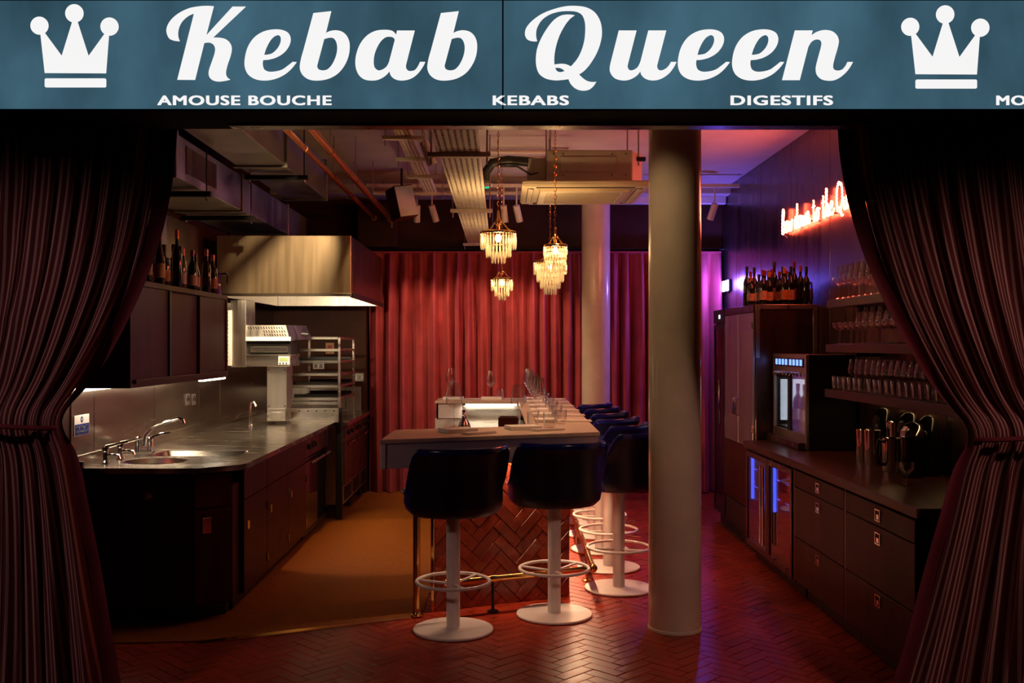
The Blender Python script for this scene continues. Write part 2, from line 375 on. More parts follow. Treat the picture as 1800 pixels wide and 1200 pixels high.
# herringbone terracotta tiles
TW, TL = 0.072, 0.216
def tile_mesh(w, l, h):
    g = 0.0016; c = 0.0018
    a, b = l/2-g, w/2-g; a2, b2 = a-c, b-c
    me = bpy.data.meshes.new('tile')
    me.from_pydata([(-a,-b,-0.006),(a,-b,-0.006),(a,b,-0.006),(-a,b,-0.006),(-a,-b,h-c),(a,-b,h-c),(a,b,h-c),(-a,b,h-c),(-a2,-b2,h),(a2,-b2,h),(a2,b2,h),(-a2,b2,h)], [],
        [(0,1,5,4),(1,2,6,5),(2,3,7,6),(3,0,4,7),(4,5,9,8),(5,6,10,9),(6,7,11,10),(7,4,8,11),(8,9,10,11)])
    me.materials.append(M['tile']); return me
tmesh = tile_mesh(TW, TL, 0.0)
def herring(n=3, rng=90):
    for m_ in range(-rng, rng):
        for t in range(-rng, rng):
            yield (t+2*n*m_+n/2, t+0.5, 0); yield (t-1+2*n*m_+0.5, t+n/2, 1)
ca, sa = math.cos(R(45)), math.sin(R(45))
spots_ = []
for (u, v, k) in herring(3, 120):
    u *= TW; v *= TW
    x = ca*u - sa*v; y = sa*u + ca*v + 7.0
    if not (-2.4 < x < 2.4 and 3.9 < y < 11.0): continue
    # hidden below the kitchen floor, cabinets and bar
    kf = (x < -0.75 and y > max(5.47, 5.36+0.472*(x+1.6)+0.14)) or (x < 0.2 and y > 6.7)
    if kf or (x > 2.0 and y < 8.9): continue
    if -0.45 < x < 0.4 and y > 6.5: continue
    px = 880 + 1750*x/y; py = 606 + 2800/y
    vis = 150 < px < 1640 and py < 1215
    spots_.append((x, y, k, vis))
near = sorted([s for s in spots_ if s[3]], key=lambda s: s[1])
big = set(near[:300])
rest = MB(); rv = [v.co.copy() for v in tmesh.vertices]; rf = [tuple(p.vertices) for p in tmesh.polygons]
for s in spots_:
    x, y, k, vis = s
    a = R(45) + (PI/2 if k else 0)
    dz = random.uniform(-0.0012, 0.0008)
    if s in big:
        o = bpy.data.objects.new('tile', tmesh); COL.objects.link(o); o.parent = floor
        o.location = (x, y, dz); o.rotation_euler = (random.uniform(-.002,.002), random.uniform(-.002,.002), a)
    else:
        c_, s_ = math.cos(a), math.sin(a)
        rest.add([(x+c_*v.x-s_*v.y, y+s_*v.x+c_*v.y, v.z+dz) for v in rv], rf)
tag(rest.build('tile_field', M['tile'], floor, fix=False), kind='stuff')
kfloor = struct(MB().prism([(-2.44,5.30),(-1.6,5.36),(-0.54,5.86),(-0.46,5.98),(-0.46,6.4),(0.2,6.5),(0.2,9.5),(-0.5,9.5),(-0.5,11.0),(-2.44,11.0)], -0.003, 0.008).build('floor_kitchen', M['ochre'], bevel=0.002))
tr = MB(); a_, b_ = Vector((-1.62,5.345,0)), Vector((-0.53,5.855,0)); d_ = (b_-a_).normalized(); n_ = Vector((d_.y,-d_.x,0))*0.03
tr.add([a_, b_, b_+n_, a_+n_, a_+Vector((0,0,.012)), b_+Vector((0,0,.012)), b_+n_+Vector((0,0,.004)), a_+n_+Vector((0,0,.004))],
       [(0,3,2,1),(4,5,6,7),(0,1,5,4),(1,2,6,5),(2,3,7,6),(3,0,4,7)])
struct(tr.build('trim_1', M['brass']))

struct(MB().box(-2.6, 2.6, 4.35, YB+0.1, HC, HC+0.1).build('ceiling', M['ceil']))
wl = struct(MB().box(XL-0.12, XL, 4.35, YB, 0, HC).build('wall_left', M['brownwall']))
wr = struct(MB().box(XR+0.008, XR+0.12, 4.35, YB, 0, HC).build('wall_right', M['black']))
wb = struct(MB().box(XL, XR, YB, YB+0.1, 0, HC).build('wall_back', M['brownwall']))
# dark steel wall panels on the right wall
ys = [4.4, 5.44, 6.40, 7.37, 8.36, 9.32, 10.28, 11.09]
for a, b in zip(ys, ys[1:]):
    B('panel', M['darksteel'], wr, XR-0.012, XR+0.008, a+0.004, b-0.004, 0.02, HC-0.005, 0.002)
# bulkhead behind the curtain rail, ceiling beam at the back
struct(MB().box(XL, XR, 10.98, YB, 2.62, HC).build('wall_back_bulkhead', M['brownwall'], bevel=0.004))
struct(MB().box(XL, XR, 10.55, 10.98, 3.20, HC).build('trim_2', M['ceil'], bevel=0.006))
struct(MB().box(0.3, XR-0.02, 10.72, 10.80, 3.12, 3.2).build('trim_3', M['whitepaint'], bevel=0.006))
for i, (z0, z1) in enumerate(((0,HC),)):
    struct(MB().box(XL, -1.45, 10.72, 10.98, 0, 2.6).build('wall_back_kitchen', M['brownwall'], bevel=0.004))
# front piers either side of the opening
struct(MB().box(-3.2, XL+0.02, 4.22, 4.40, 0, HC).build('wall_front_left', M['matteblack']))
struct(MB().box(XR-0.02, 3.2, 4.22, 4.40, 0, HC).build('wall_front_right', M['matteblack']))
struct(MB().box(-3.2, 3.2, 4.16, 4.36, 2.62, HC+0.1).build('wall_front_lintel', M['matteblack']))

# ================================================================== SHOP SIGN
YS = 3.8
sign = thing('shop_sign', 'long backlit teal lightbox shop sign with white script lettering across the top', 'sign', (0.0, YS, 2.499))
zb = P(0,192,YS).z; zt = P(0,1,YS).z
x0 = P(-60,0,YS).x; xm0 = P(882.6,0,YS).x; xm1 = P(885.2,0,YS).x; x1 = P(1860,0,YS).x
hs = MB(); hs.box(x0-.03, x1+.03, YS+0.012, 4.12, zb-0.006, zt+0.06)
hs.box(x0-.03, x1+.03, YS-0.006, YS+0.012, zb-0.008, zb); hs.box(x0-.03, x1+.03, YS-0.006, YS+0.012, zt, zt+0.06)
hs.box(xm0, xm1, YS-0.003, YS+0.012, zb, zt)
hs.build('housing', M['matteblack'], sign)
MB().box(-1.1, 1.5, 4.02, 4.1, zb-0.014, zb-0.006).build('under_rail', M['darksteel'], sign, bevel=0.003)
sp1 = MB().box(x0, xm0, YS, YS+0.01, zb, zt).build('sign_panel', M['signteal'], sign)
sp2 = MB().box(xm1, x1, YS, YS+0.01, zb, zt).build('sign_panel', M['signteal'], sign)
def sgn(px, py, d): p = P(px, py, YS); return (p.x, YS-0.0015+d, p.z)
def tr_(pts, s, ox, oy): return outline([(p[0]/s+ox, p[1]/s+oy, *p[2:]) for p in pts])
c = 1
Kk = [(720,85,c),(620,470,c),(968,90,c),(1140,90,c),(708,498,c),(800,500),(880,520),(935,570),(957,640),(940,740),(900,860),(880,960),(895,1015),(938,1050,c),(860,1068),(770,1075),(700,1055),(660,1010),(655,940),(690,830),(730,710),(738,640),(715,590),(665,563),(594,568,c),(473,1054,c),(240,1052,c),(460,180,c),(380,215),(300,290),(258,380),(250,470),(272,545,c),(190,535),(130,505),(97,420),(110,340),(170,250),(270,170),(400,110),(540,85),(640,80)]
e1 = [(762,820,c),(690,910),(600,985),(480,1040),(350,1062),(220,1045),(125,985),(80,890),(80,770),(120,620),(200,500),(310,425),(430,393),(560,395),(650,435),(683,510),(665,600),(600,690),(500,755),(400,785),(320,792,c),(315,850),(335,915),(390,945),(470,945),(570,920),(650,865),(710,817,c)]
e2 = [(333,725,c),(360,640),(400,560),(450,495),(515,463),(550,490),(550,560),(510,640),(440,705),(380,722)]
b1 = [(983,175,c),(1218,150,c),(1147,437,c),(1210,410),(1290,402),(1370,425),(1430,485),(1460,580),(1450,720),(1400,850),(1310,965),(1190,1035),(1050,1062),(930,1050),(845,995),(805,910),(815,800),(850,670,c)]
b2 = [(1125,515,c),(1200,497),(1250,507),(1285,560),(1297,640),(1280,740),(1230,850),(1170,915),(1110,930),(1055,917),(1033,880),(1040,835,c)]
a1 = [(735,405,c),(968,405,c),(860,830,c),(853,890),(880,932),(920,938),(970,925),(1010,875),(1037,817,c),(1107,818,c),(1070,890),(1000,980),(910,1040),(800,1062),(710,1045),(655,1000),(635,940,c),(580,1000),(490,1050),(400,1062),(300,1045),(225,980),(188,870),(195,730),(250,580),(340,470),(450,410),(570,395),(660,405),(700,430),(722,462,c)]
a2 = [(705,530,c),(690,500),(650,485),(590,490),(530,535),(480,610),(440,710),(427,810),(440,890),(490,930),(550,915),(600,875),(632,810,c)]
Q1 = [(242,513,c),(228,440),(240,350),(300,250),(400,180),(520,145),(650,138),(740,150),(800,190),(832,270),(838,380),(825,510),(790,630),(740,730),(660,825,c),(600,800),(540,793),(455,803,c),(455,700),(475,580),(520,440),(590,310),(650,235),(707,192,c),(630,183),(540,195),(450,250),(360,360),(285,490),(240,610),(225,730),(235,840),(270,920),(350,975),(460,997),(560,992),(630,982,c),(660,1045),(720,1100),(800,1125),(880,1115),(935,1075),(975,1017,c),(900,1017),(840,995),(760,925,c),(830,875),(910,780),(990,640),(1035,500),(1045,390),(1025,270),(960,160),(860,98),(740,77),(600,80),(450,115),(300,175),(180,260),(105,350),(90,430),(120,490),(180,512)]
Q2 = [(463,845,c),(510,842),(550,855),(583,882,c),(530,897),(490,885)]
u1 = [(248,215,c),(530,215,c),(395,740,c),(390,800),(420,842),(470,842),(540,800),(580,730),(600,670,c),(715,215,c),(1000,215,c),(865,730,c),(855,790),(880,838),(930,845),(1000,810),(1045,760),(1072,712,c),(1162,712,c),(1110,810),(1030,905),(910,980),(790,1003),(680,980),(610,920),(590,860,c),(530,930),(420,990),(310,1003),(190,970),(120,890),(105,810),(130,680,c)]
n1 = [(948,165,c),(1165,165,c),(1150,223,c),(1220,180),(1310,160),(1400,175),(1460,225),(1482,290),(1470,370),(1430,510),(1412,600),(1425,640),(1470,653),(1520,640),(1560,600),(1588,548,c),(1655,548,c),(1600,640),(1520,720),(1440,765),(1360,775),(1270,755),(1215,700),(1203,620),(1230,500),(1265,370),(1272,310),(1250,278),(1200,275),(1150,305),(1110,370,c),(1008,768,c),(793,768,c)]
LET = [([Kk],7.5,280,0,sp1),([e1,e2],7.5,420,0,sp1),([b1,b2],7.5,420,0,sp1),([a1,a2],7.5,600,0,sp1),([b1,b2],7.5,644,0,sp1),
       ([Q1,Q2],7.06,910,0,sp2),([u1],9,1060,30,sp2),([e1,e2],7.5,1181.4,0,sp2),([e1,e2],7.5,1276.7,0,sp2),([n1],6.923,1260,30,sp2)]
for loops, s_, ox, oy, par in LET:
    filled([tr_(l, s_, ox, oy) for l in loops], 0.003, sgn, 'letter', M['signwhite'], par)
for dx, dy, par in ((0,0,sp1),(1530,2,sp2)):
    cr = MB()
    def q(p): return (p[0]/7.5+40+dx, p[1]/7.5+dy)
    body = [q(p) for p in ((295,437),(517,738),(655,290),(725,290),(870,740),(1080,450),(1138,465),(1100,967),(293,963),(237,455))]
    crown = filled([body], 0.003, sgn, 'crown', M['signwhite'], par)
    for cx, cy, r in ((223,340,118),(683,178,120),(1146,352,119)):
        filled([[q((cx+r*math.cos(t*PI/20), cy+r*math.sin(t*PI/20))) for t in range(40)]], 0.0034, sgn, 'crown_ball', M['signwhite'], par)
    rr = []
    for cx, cy, a0 in ((1082,1133,0),(313,1133,90),(313,1055,180),(1082,1055,270)):
        rr += [q((cx+20*math.cos(R(a0+k*18)), cy+20*math.sin(R(a0+k*18)))) for k in range(6)]
    filled([rr], 0.003, sgn, 'crown_band', M['signwhite'], par)
for s_, fx0, fx1, par in (('AMOUSE BOUCHE',277,583,sp1),('KEBABS',866,1000,sp2),('DIGESTIFS',1284,1464,sp2),('MO',1751,1803,sp2)):
    text(s_, (fx0,fx1,185,168), 0.003, sgn, 'small_lettering', M['signwhite'], par, bold=0.03, spacing=1.10)

# ================================================================== FRONT STRIPED CURTAINS
def interp(tab, z):
    if z >= tab[0][0]: return tab[0][1]
    for (z0,v0),(z1,v1) in zip(tab, tab[1:]):
        if z <= z0 and z >= z1:
            t = (z0-z)/(z0-z1); return v0+(v1-v0)*t
    return tab[-1][1]
YC = 4.2
def edge_tab(pts): return [(P(x,y,YC).z, P(x,y,YC).x) for x,y in pts]
def striped_curtain(name, label, inner, outer, side, tie_z, nf, seed, ns):
    t = thing(name, label, 'curtain', (0, YC, 0))
    ti, to = edge_tab(inner), edge_tab(outer)
    NU, NV = 300, 90; mb = MB(); mb.uv = []; rnd = random.Random(seed); ph = [rnd.uniform(0,6.28) for _ in range(6)]
    ztop = 2.60; rows = []
    for j in range(NV+1):
        z = ztop*(1-j/NV)+0.004
        xi, xo = interp(ti, z), interp(to, z)
        # smooth the piecewise edge a little
        e = 0.06; xi = (xi+interp(ti,z+e)+interp(ti,z-e))/3; 
        k = abs(z-tie_z); pinch = math.exp(-(k/0.10)**2)
        A = (0.055+0.03*max(0,(tie_z-z)))*(1-0.55*pinch)
        for i in range(NU+1):
            u = i/NU
            w = u + 0.010*math.sin(2*PI*3*u+ph[3]) + 0.012*math.sin(2.2*z+9*u)
            f = math.sin(2*PI*nf*w+ph[0]) + 0.45*math.sin(2*PI*nf*2.15*w+ph[1]+0.7*z) + 0.3*math.sin(2*PI*nf*0.37*w+ph[2])
            x = xo+(xi-xo)*u + 0.012*math.cos(2*PI*nf*w+ph[0])*(1-u)*u*4
            y = YC + A*f*0.48 - 0.05*pinch
            y += 0.10*u*u*0.0
            mb.v.append((x, y, z)); mb.uv.append((u*ns, j/NV))
    for j in range(NV):
        for i in range(NU):
            a = j*(NU+1)+i; mb.f.append((a, a+1, a+NU+2, a+NU+1))
    grid = list(mb.v)
    fab = mb.build('fabric', M['stripe'], t, smooth=True, fix=False, angle=180)
    # maroon lining turned out along the leading edge
    ln = MB(); s_ = -side
    for j in range(NV+1):
        x, y, z = grid[j*(NU+1)+NU]
        wd = 0.035+0.03*max(0, min(1,(z-tie_z)/1.0)) + 0.012*max(0,(tie_z-z))
        k = abs(z-tie_z); wd *= 1-0.7*math.exp(-(k/0.12)**2)
        for q_ in range(5):
            s2 = q_/4
            ln.v.append((x+s_*wd*s2, y+0.012*math.sin(PI*s2)+0.03*s2+0.006*math.sin(9*z+2), z))
    for j in range(NV):
        for i in range(4):
            a = j*5+i; ln.f.append((a, a+1, a+6, a+5))
    ln.build('lining_edge', M['maroon'], t, smooth=True, fix=False, angle=180)
    # tie-back cord round the gathered waist
    xi, xo = interp(ti, tie_z), interp(to, tie_z)
    cx, rx = (xi+xo)/2, abs(xi-xo)/2+0.012
    mb = MB(); mb.tube([(cx+rx*math.cos(a*PI/18), YC-0.045+0.10*math.sin(a*PI/18), tie_z+0.03*math.cos(a*PI/18)*side) for a in range(36)], 0.011, 8, closed=True)
    mb.build('tie_back', M['maroon'], t, smooth=True)
    return t
inL = [(278,226),(275,260),(268,330),(250,420),(225,500),(190,580),(150,650),(112,710),(99,738),(106,765),(118,810),(135,900),(150,1000),(163,1100),(176,1200),(186,1290)]
ouL = [(-330,226),(-320,400),(-290,560),(-240,680),(-225,738),(-240,800),(-300,950),(-430,1290)]
striped_curtain('curtain', 'striped curtain with maroon edge tied back at the left of the opening', inL, ouL, -1, P(0,738,YC).z, 13, 3, 80)
inR = [(1508,226),(1512,280),(1528,360),(1553,450),(1585,540),(1625,620),(1672,700),(1712,760),(1702,785),(1690,830),(1668,920),(1645,1010),(1622,1100),(1594,1200),(1570,1290)]
ouR = [(2130,226),(2125,400),(2110,560),(2080,690),(2065,758),(2075,820),(2110,950),(2220,1290)]
striped_curtain('curtain', 'striped curtain tied back at the right in front of the drinks counter', inR, ouR, 1, P(0,758,YC).z, 13, 8, 84)

# ================================================================== REAR VELVET CURTAINS
def velvet(label, xa, xb, folds, seed, y0=10.83):
    t = thing('velvet_curtain', label, 'curtain', ((xa+xb)/2, y0, 0))
    rnd = random.Random(seed); NU = folds*16; NV = 22; mb = MB()
    w = [rnd.uniform(0.75,1.3) for _ in range(folds)]; tot = sum(w); cum = [0]
    for q_ in w: cum.append(cum[-1]+q_/tot)
    am = [rnd.uniform(0.7,1.25) for _ in range(folds+1)]
    for j in range(NV+1):
        z = 2.6*(1-j/NV)+0.012
        A = 0.04 + 0.055*min(1,(2.6-z)/1.0)
        if z > 2.5: A = 0.016
        for i in range(NU+1):
            k = min(i//16, folds-1); fr = i/16-k
            u = cum[k]+(cum[k+1]-cum[k])*fr
            s_ = math.sin(2*PI*fr); f = am[k]*s_ + 0.25*math.sin(4*PI*fr+z*1.3+k)
            if z > 2.5: f += 0.5*math.sin(2*PI*fr*4)
            mb.v.append((xa+(xb-xa)*u + 0.012*math.cos(2*PI*fr)*min(1,(2.6-z)), y0+A*f, z))
    for j in range(NV):
        for i in range(NU):
            a = j*(NU+1)+i; mb.f.append((a, a+1, a+NU+2, a+NU+1))
    mb.build('fabric', M['velvet'], t, smooth=True, fix=False, angle=180)
    hd = MB(); hd.box(xa, xb, y0-0.022, y0+0.022, 2.595, 2.618); hd.build('heading_tape', M['velvet'], t, bevel=0.004)
    return t
velvet('wide red velvet curtain across the back wall behind the bar', -1.44, 0.98, 18, 5)
velvet('violet-lit velvet curtain at the back right between the cream columns and steel wall', 1.0, 2.40, 10, 9)
rail = thing('curtain_rail', 'thin black curtain rail along the back wall', 'rail', (0.4, 10.86, 2.64))
MB().cyl((-1.5,10.86,2.645),(2.43,10.86,2.645),0.013,n=10).build('rod', M['black'], rail, smooth=True)
for x in (-1.45,-0.5,0.5,1.5,2.38): MB().box(x-.012,x+.012,10.86,10.985,2.635,2.66).build('bracket', M['black'], rail)
# ================================================================== COLUMNS
def column(label, x, y, r):
    t = thing('column', label, 'column', (x, y, 0))
    MB().lathe([(r,0.0),(r*1.0,0.004),(r,1.6),(r,HC)], (x,y,0), 48).build('shaft', M['column'], t, smooth=True)
    MB().lathe([(r+0.006,0.0),(r+0.005,0.012),(r-0.001,0.018)], (x,y,0), 48).build('paint_foot', M['column'], t, smooth=True)
column('thick cream painted column standing in the foreground right of the bar stools', 0.985, 5.63, 0.147)
column('cream painted column at the back in front of the red velvet curtain', 0.99, 10.35, 0.147)

# ================================================================== BAR
bar = thing('bar_counter', 'U-shaped bar with pale top, pale apron and herringbone tiled base', 'bar', (0, 7.5, 0))
FL, FR, BR, BL = (-.676,5.55), (.606,6.06), (.646,9.92), (-.62,9.95)
U = [FL, FR, BR, BL, (-.62,9.40), (.17,9.40), (.17,6.52), (-.66,6.22)]
MB().prism(U, 1.045, 1.07).build('bar_top', M['bartop'], bar, bevel=0.004, seg=2)
def board(mb, p, q_, th, z0, z1, inset=0.012):
    p = Vector((*p,0)); q_ = Vector((*q_,0)); d = (q_-p).normalized(); n = Vector((-d.y,d.x,0))
    a = p+n*inset+d*0.012; b = q_+n*inset-d*0.012
    mb.add([a, b, b+n*th, a+n*th, *[v+Vector((0,0,z1-z0)) for v in (a,b,b+n*th,a+n*th)]], [(0,3,2,1),(4,5,6,7),(0,1,5,4),(1,2,6,5),(2,3,7,6),(3,0,4,7)])
    return [tuple(v+Vector((0,0,z0))) if False else v for v in (a,b)]
def apron(p, q_):
    mb = MB(); board(mb, p, q_, 0.02, 0.905, 1.045); mb.v = [(x,y,z+0.905) for x,y,z in mb.v]
    mb.build('apron', M['barwhite'], bar, bevel=0.002)
apron(FL, FR); apron(FR, BR); apron(BR, BL); apron((-.66,6.22), FL); apron(BL, (-.62,9.40)); 
apron((-.62,9.40), (-.35,9.40))
mb = MB().prism([(-.62,9.42),(-.36,9.42),(-.36,9.9),(-.62,9.9)], 0.80, 0.906); mb.build('end_box', M['barwhite'], bar, bevel=0.003)
# base core
FA, FB_ = Vector((-.40,5.985,0)), Vector((.43,6.34,0))
base = [(-.40,5.985),(.43,6.34),(.43,9.72),(-.55,9.78),(-.55,9.60),(.22,9.56),(.22,6.55),(-.40,6.22)]
MB().prism(base, 0.0, 0.906).build('base_core', M['grout'], bar)
# herringbone tile facing, clipped to each face
def clip(poly, axis, val, keep_less):
    out = []; n = len(poly)
    for i in range(n):
        a, b = poly[i], poly[(i+1)%n]
        ia = (a[axis] <= val) == keep_less; ib = (b[axis] <= val) == keep_less
        if ia: out.append(a)
        if ia != ib:
            t = (val-a[axis])/(b[axis]-a[axis]); out.append(tuple(a[k]+(b[k]-a[k])*t for k in (0,1)))
    return out
def tile_face(A, Bp, h, single, w=0.068):
    A = Vector(A); Bp = Vector(Bp); d = (Bp-A); Ln = d.length; d.normalize(); nrm = Vector((d.y,-d.x,0))
    acc = MB()
    for (u, v, k) in herring(3, 40):
        cx, cy = ca*u*w-sa*v*w, sa*u*w+ca*v*w
        a = R(45)+(PI/2 if k else 0); c_, s_ = math.cos(a), math.sin(a)
        l2, w2 = w*1.5-0.0016, w/2-0.0016
        if not (-0.2 < cx < Ln+0.2 and -0.2 < cy < h+0.2): continue
        poly = [(cx+c_*x-s_*y, cy+s_*x+c_*y) for x, y in ((-l2,-w2),(l2,-w2),(l2,w2),(-l2,w2))]
        for ax, val, kl in ((0,0.001,False),(0,Ln-0.001,True),(1,0.002,False),(1,h,True)):
            poly = clip(poly, ax, val, kl)
            if len(poly) < 3: break
        if len(poly) < 3: continue
        ar = abs(sum(poly[i][0]*poly[(i+1)%len(poly)][1]-poly[(i+1)%len(poly)][0]*poly[i][1] for i in range(len(poly))))/2
        if ar < 0.0004: continue
        mb = MB() if single else acc
        n = len(poly); cxx = sum(p[0] for p in poly)/n; cyy = sum(p[1] for p in poly)/n; th = 0.008+random.uniform(-.0012,.0012)
        vs = [A+d*p[0]+Vector((0,0,p[1])) for p in poly]
        vs += [v_+nrm*(th-0.002) for v_ in vs]
        vs += [A+d*(p[0]+(cxx-p[0])*0.04)+Vector((0,0,p[1]+(cyy-p[1])*0.04))+nrm*th for p in poly]
        fs = [(i,(i+1)%n,(i+1)%n+n,i+n) for i in range(n)]+[(i+n,(i+1)%n+n,(i+1)%n+2*n,i+2*n) for i in range(n)]+[tuple(range(2*n,3*n))]
        mb.add(vs, fs)
        if single: mb.build('tile', M['bartile'], bar)
    if not single: tag(acc.build('side_tiles', M['bartile'], bar), kind='stuff')
tile_face(FA, FB_, 0.905, True)
tile_face((.43,6.34,0), (.43,9.72,0), 0.905, False)
# under-apron LED strips: bright lines against the tiled base
dF = (FB_-FA).normalized(); nF = Vector((dF.y,-dF.x,0))
mb = MB(); a = FA+nF*0.02+Vector((0,0,.893)); b = FB_+nF*0.02+Vector((0,0,.893)); mb.cyl(a, b, 0.006, n=6); mb.build('led_strip', M['ledpink'], bar)
mb = MB(); mb.cyl((.452,6.36,.893),(.452,9.7,.893),0.006,n=6); mb.build('led_strip', M['ledpink'], bar)
mb = MB(); mb.cyl((-.33,9.41,1.035),(.15,9.41,1.035),0.008,n=6); mb.build('led_strip', M['led'], bar)
LEDC = (1.0,0.58,0.36)
ang = math.atan2(dF.y, dF.x)
o = area('bar_led_front', tuple((FA+FB_)/2+nF*0.03+Vector((0,0,.885))), 0.86, 0.015, 4.5, LEDC, (0,0,ang), 150)
area('bar_led_side', (.50,8.05,.895), 0.015, 3.3, 62.0, (1.0,0.55,0.30), (0,R(-18),0))
area('bar_led_back', (-.09,9.375,1.03), 0.48, 0.015, 3.0, (1,0.82,0.6), (R(8),0,0), 170)
# back arm steel front, steel well worktop, shelf box
B('steel_front', M['steel'], bar, -.36, .19, 9.45, 9.60, 0.86, 1.03)
B('well_worktop', M['steeltop'], bar, -.50, .21, 8.0, 9.46, 0.85, 0.89)
B('well_carcass', M['steelv'], bar, -.48, .21, 8.02, 9.45, 0.10, 0.85)
bx_ = thing('wooden_box', 'small dark brown box standing in the steel well inside the bar', 'box', (0.06,8.3,0.89))
B('side', M['wood'], bx_, -.02, .15, 8.24, 8.26, 0.89, 1.0); B('side', M['wood'], bx_, -.02, .15, 8.40, 8.42, 0.89, 1.0)
B('end', M['wood'], bx_, -.02, -.005, 8.26, 8.40, 0.89, 1.0); B('end', M['wood'], bx_, .135, .15, 8.26, 8.40, 0.89, 1.0); B('bottom', M['wood'], bx_, -.005, .135, 8.26, 8.40, 0.89, 0.90)
jg = thing('steel_jug', 'bell-shaped steel jug with long neck in the bar well beside the wine glass', 'jug', (-.30,8.25,0.89))
MB().lathe([(0.001,0),(.055,0),(.058,.02),(.045,.06),(.026,.10),(.020,.14),(.022,.17),(.018,.17)], (-.30,8.25,.89), 20).build('body', M['chrome'], jg, smooth=True)
MB().tube([(-.30,8.25-.02,1.04),(-.30,8.19,1.03),(-.30,8.185,.97),(-.30,8.20,.94)], .005, 6).build('handle', M['chrome'], jg, smooth=True)

# brass posts and foot rail
def brass_post(label, x, y, h):
    t = thing('brass_post', label, 'post', (x,y,0))
    MB().cyl((x,y,.01),(x,y,h),.021,n=20).build('tube', M['brass'], t, smooth=True)
    MB().lathe([(.001,0.006),(.042,.006),(.042,.012),(.026,.02),(.022,.03)],(x,y,0),20).build('flange', M['brass'], t, smooth=True)
brass_post('polished brass post under the left corner of the bar by the kitchen floor', -.495, 5.87, 0.905)
MB().box(-.418,-.398,5.962,5.985,.002,.905).build('corner_trim', M['brass'], bar, bevel=.003)
fr_ = thing('foot_rail', 'polished brass foot rail running round the tiled bar base', 'rail', (0.3,6.3,0))
r0 = FA+nF*0.15+dF*0.02+Vector((0,0,.2)); r1 = FB_+nF*0.15+dF*0.10+Vector((0,0,.2))
MB().cyl(r0, r1, .019, n=16).build('rail_tube', M['brass'], fr_, smooth=True)
MB().cyl(r1, (r1.x+.03, 9.6, .2), .019, n=16).build('rail_tube', M['brass'], fr_, smooth=True)
MB().sphere(r1, .027, 14, 10).build('corner_ball', M['brass'], fr_, smooth=True)
MB().sphere(r0, .023, 14, 10).build('end_cap', M['brass'], fr_, smooth=True)
for p in (r0+dF*.30, r0+dF*.74, Vector((r1.x+.003,6.75,.2)), Vector((r1.x+.015,7.9,.2)), Vector((r1.x+.025,9.1,.2))):
    mb = MB(); mb.cyl((p.x,p.y,0.002),(p.x,p.y,.185),.009,n=10); mb.lathe([(.001,0.002),(.034,.002),(.034,.008),(.012,.016)],(p.x,p.y,0),16)
    br = mb.build('bracket', M['black'] if p.y < 6.5 else M['brass'], fr_, smooth=True)
    MB().cyl(p-Vector((0,0,0))-(dF*.018 if p.y<6.5 else Vector((0,.018,0))), p+(dF*.018 if p.y<6.5 else Vector((0,.018,0))), .0225, n=16).build('clamp', M['brass'], br, smooth=True)

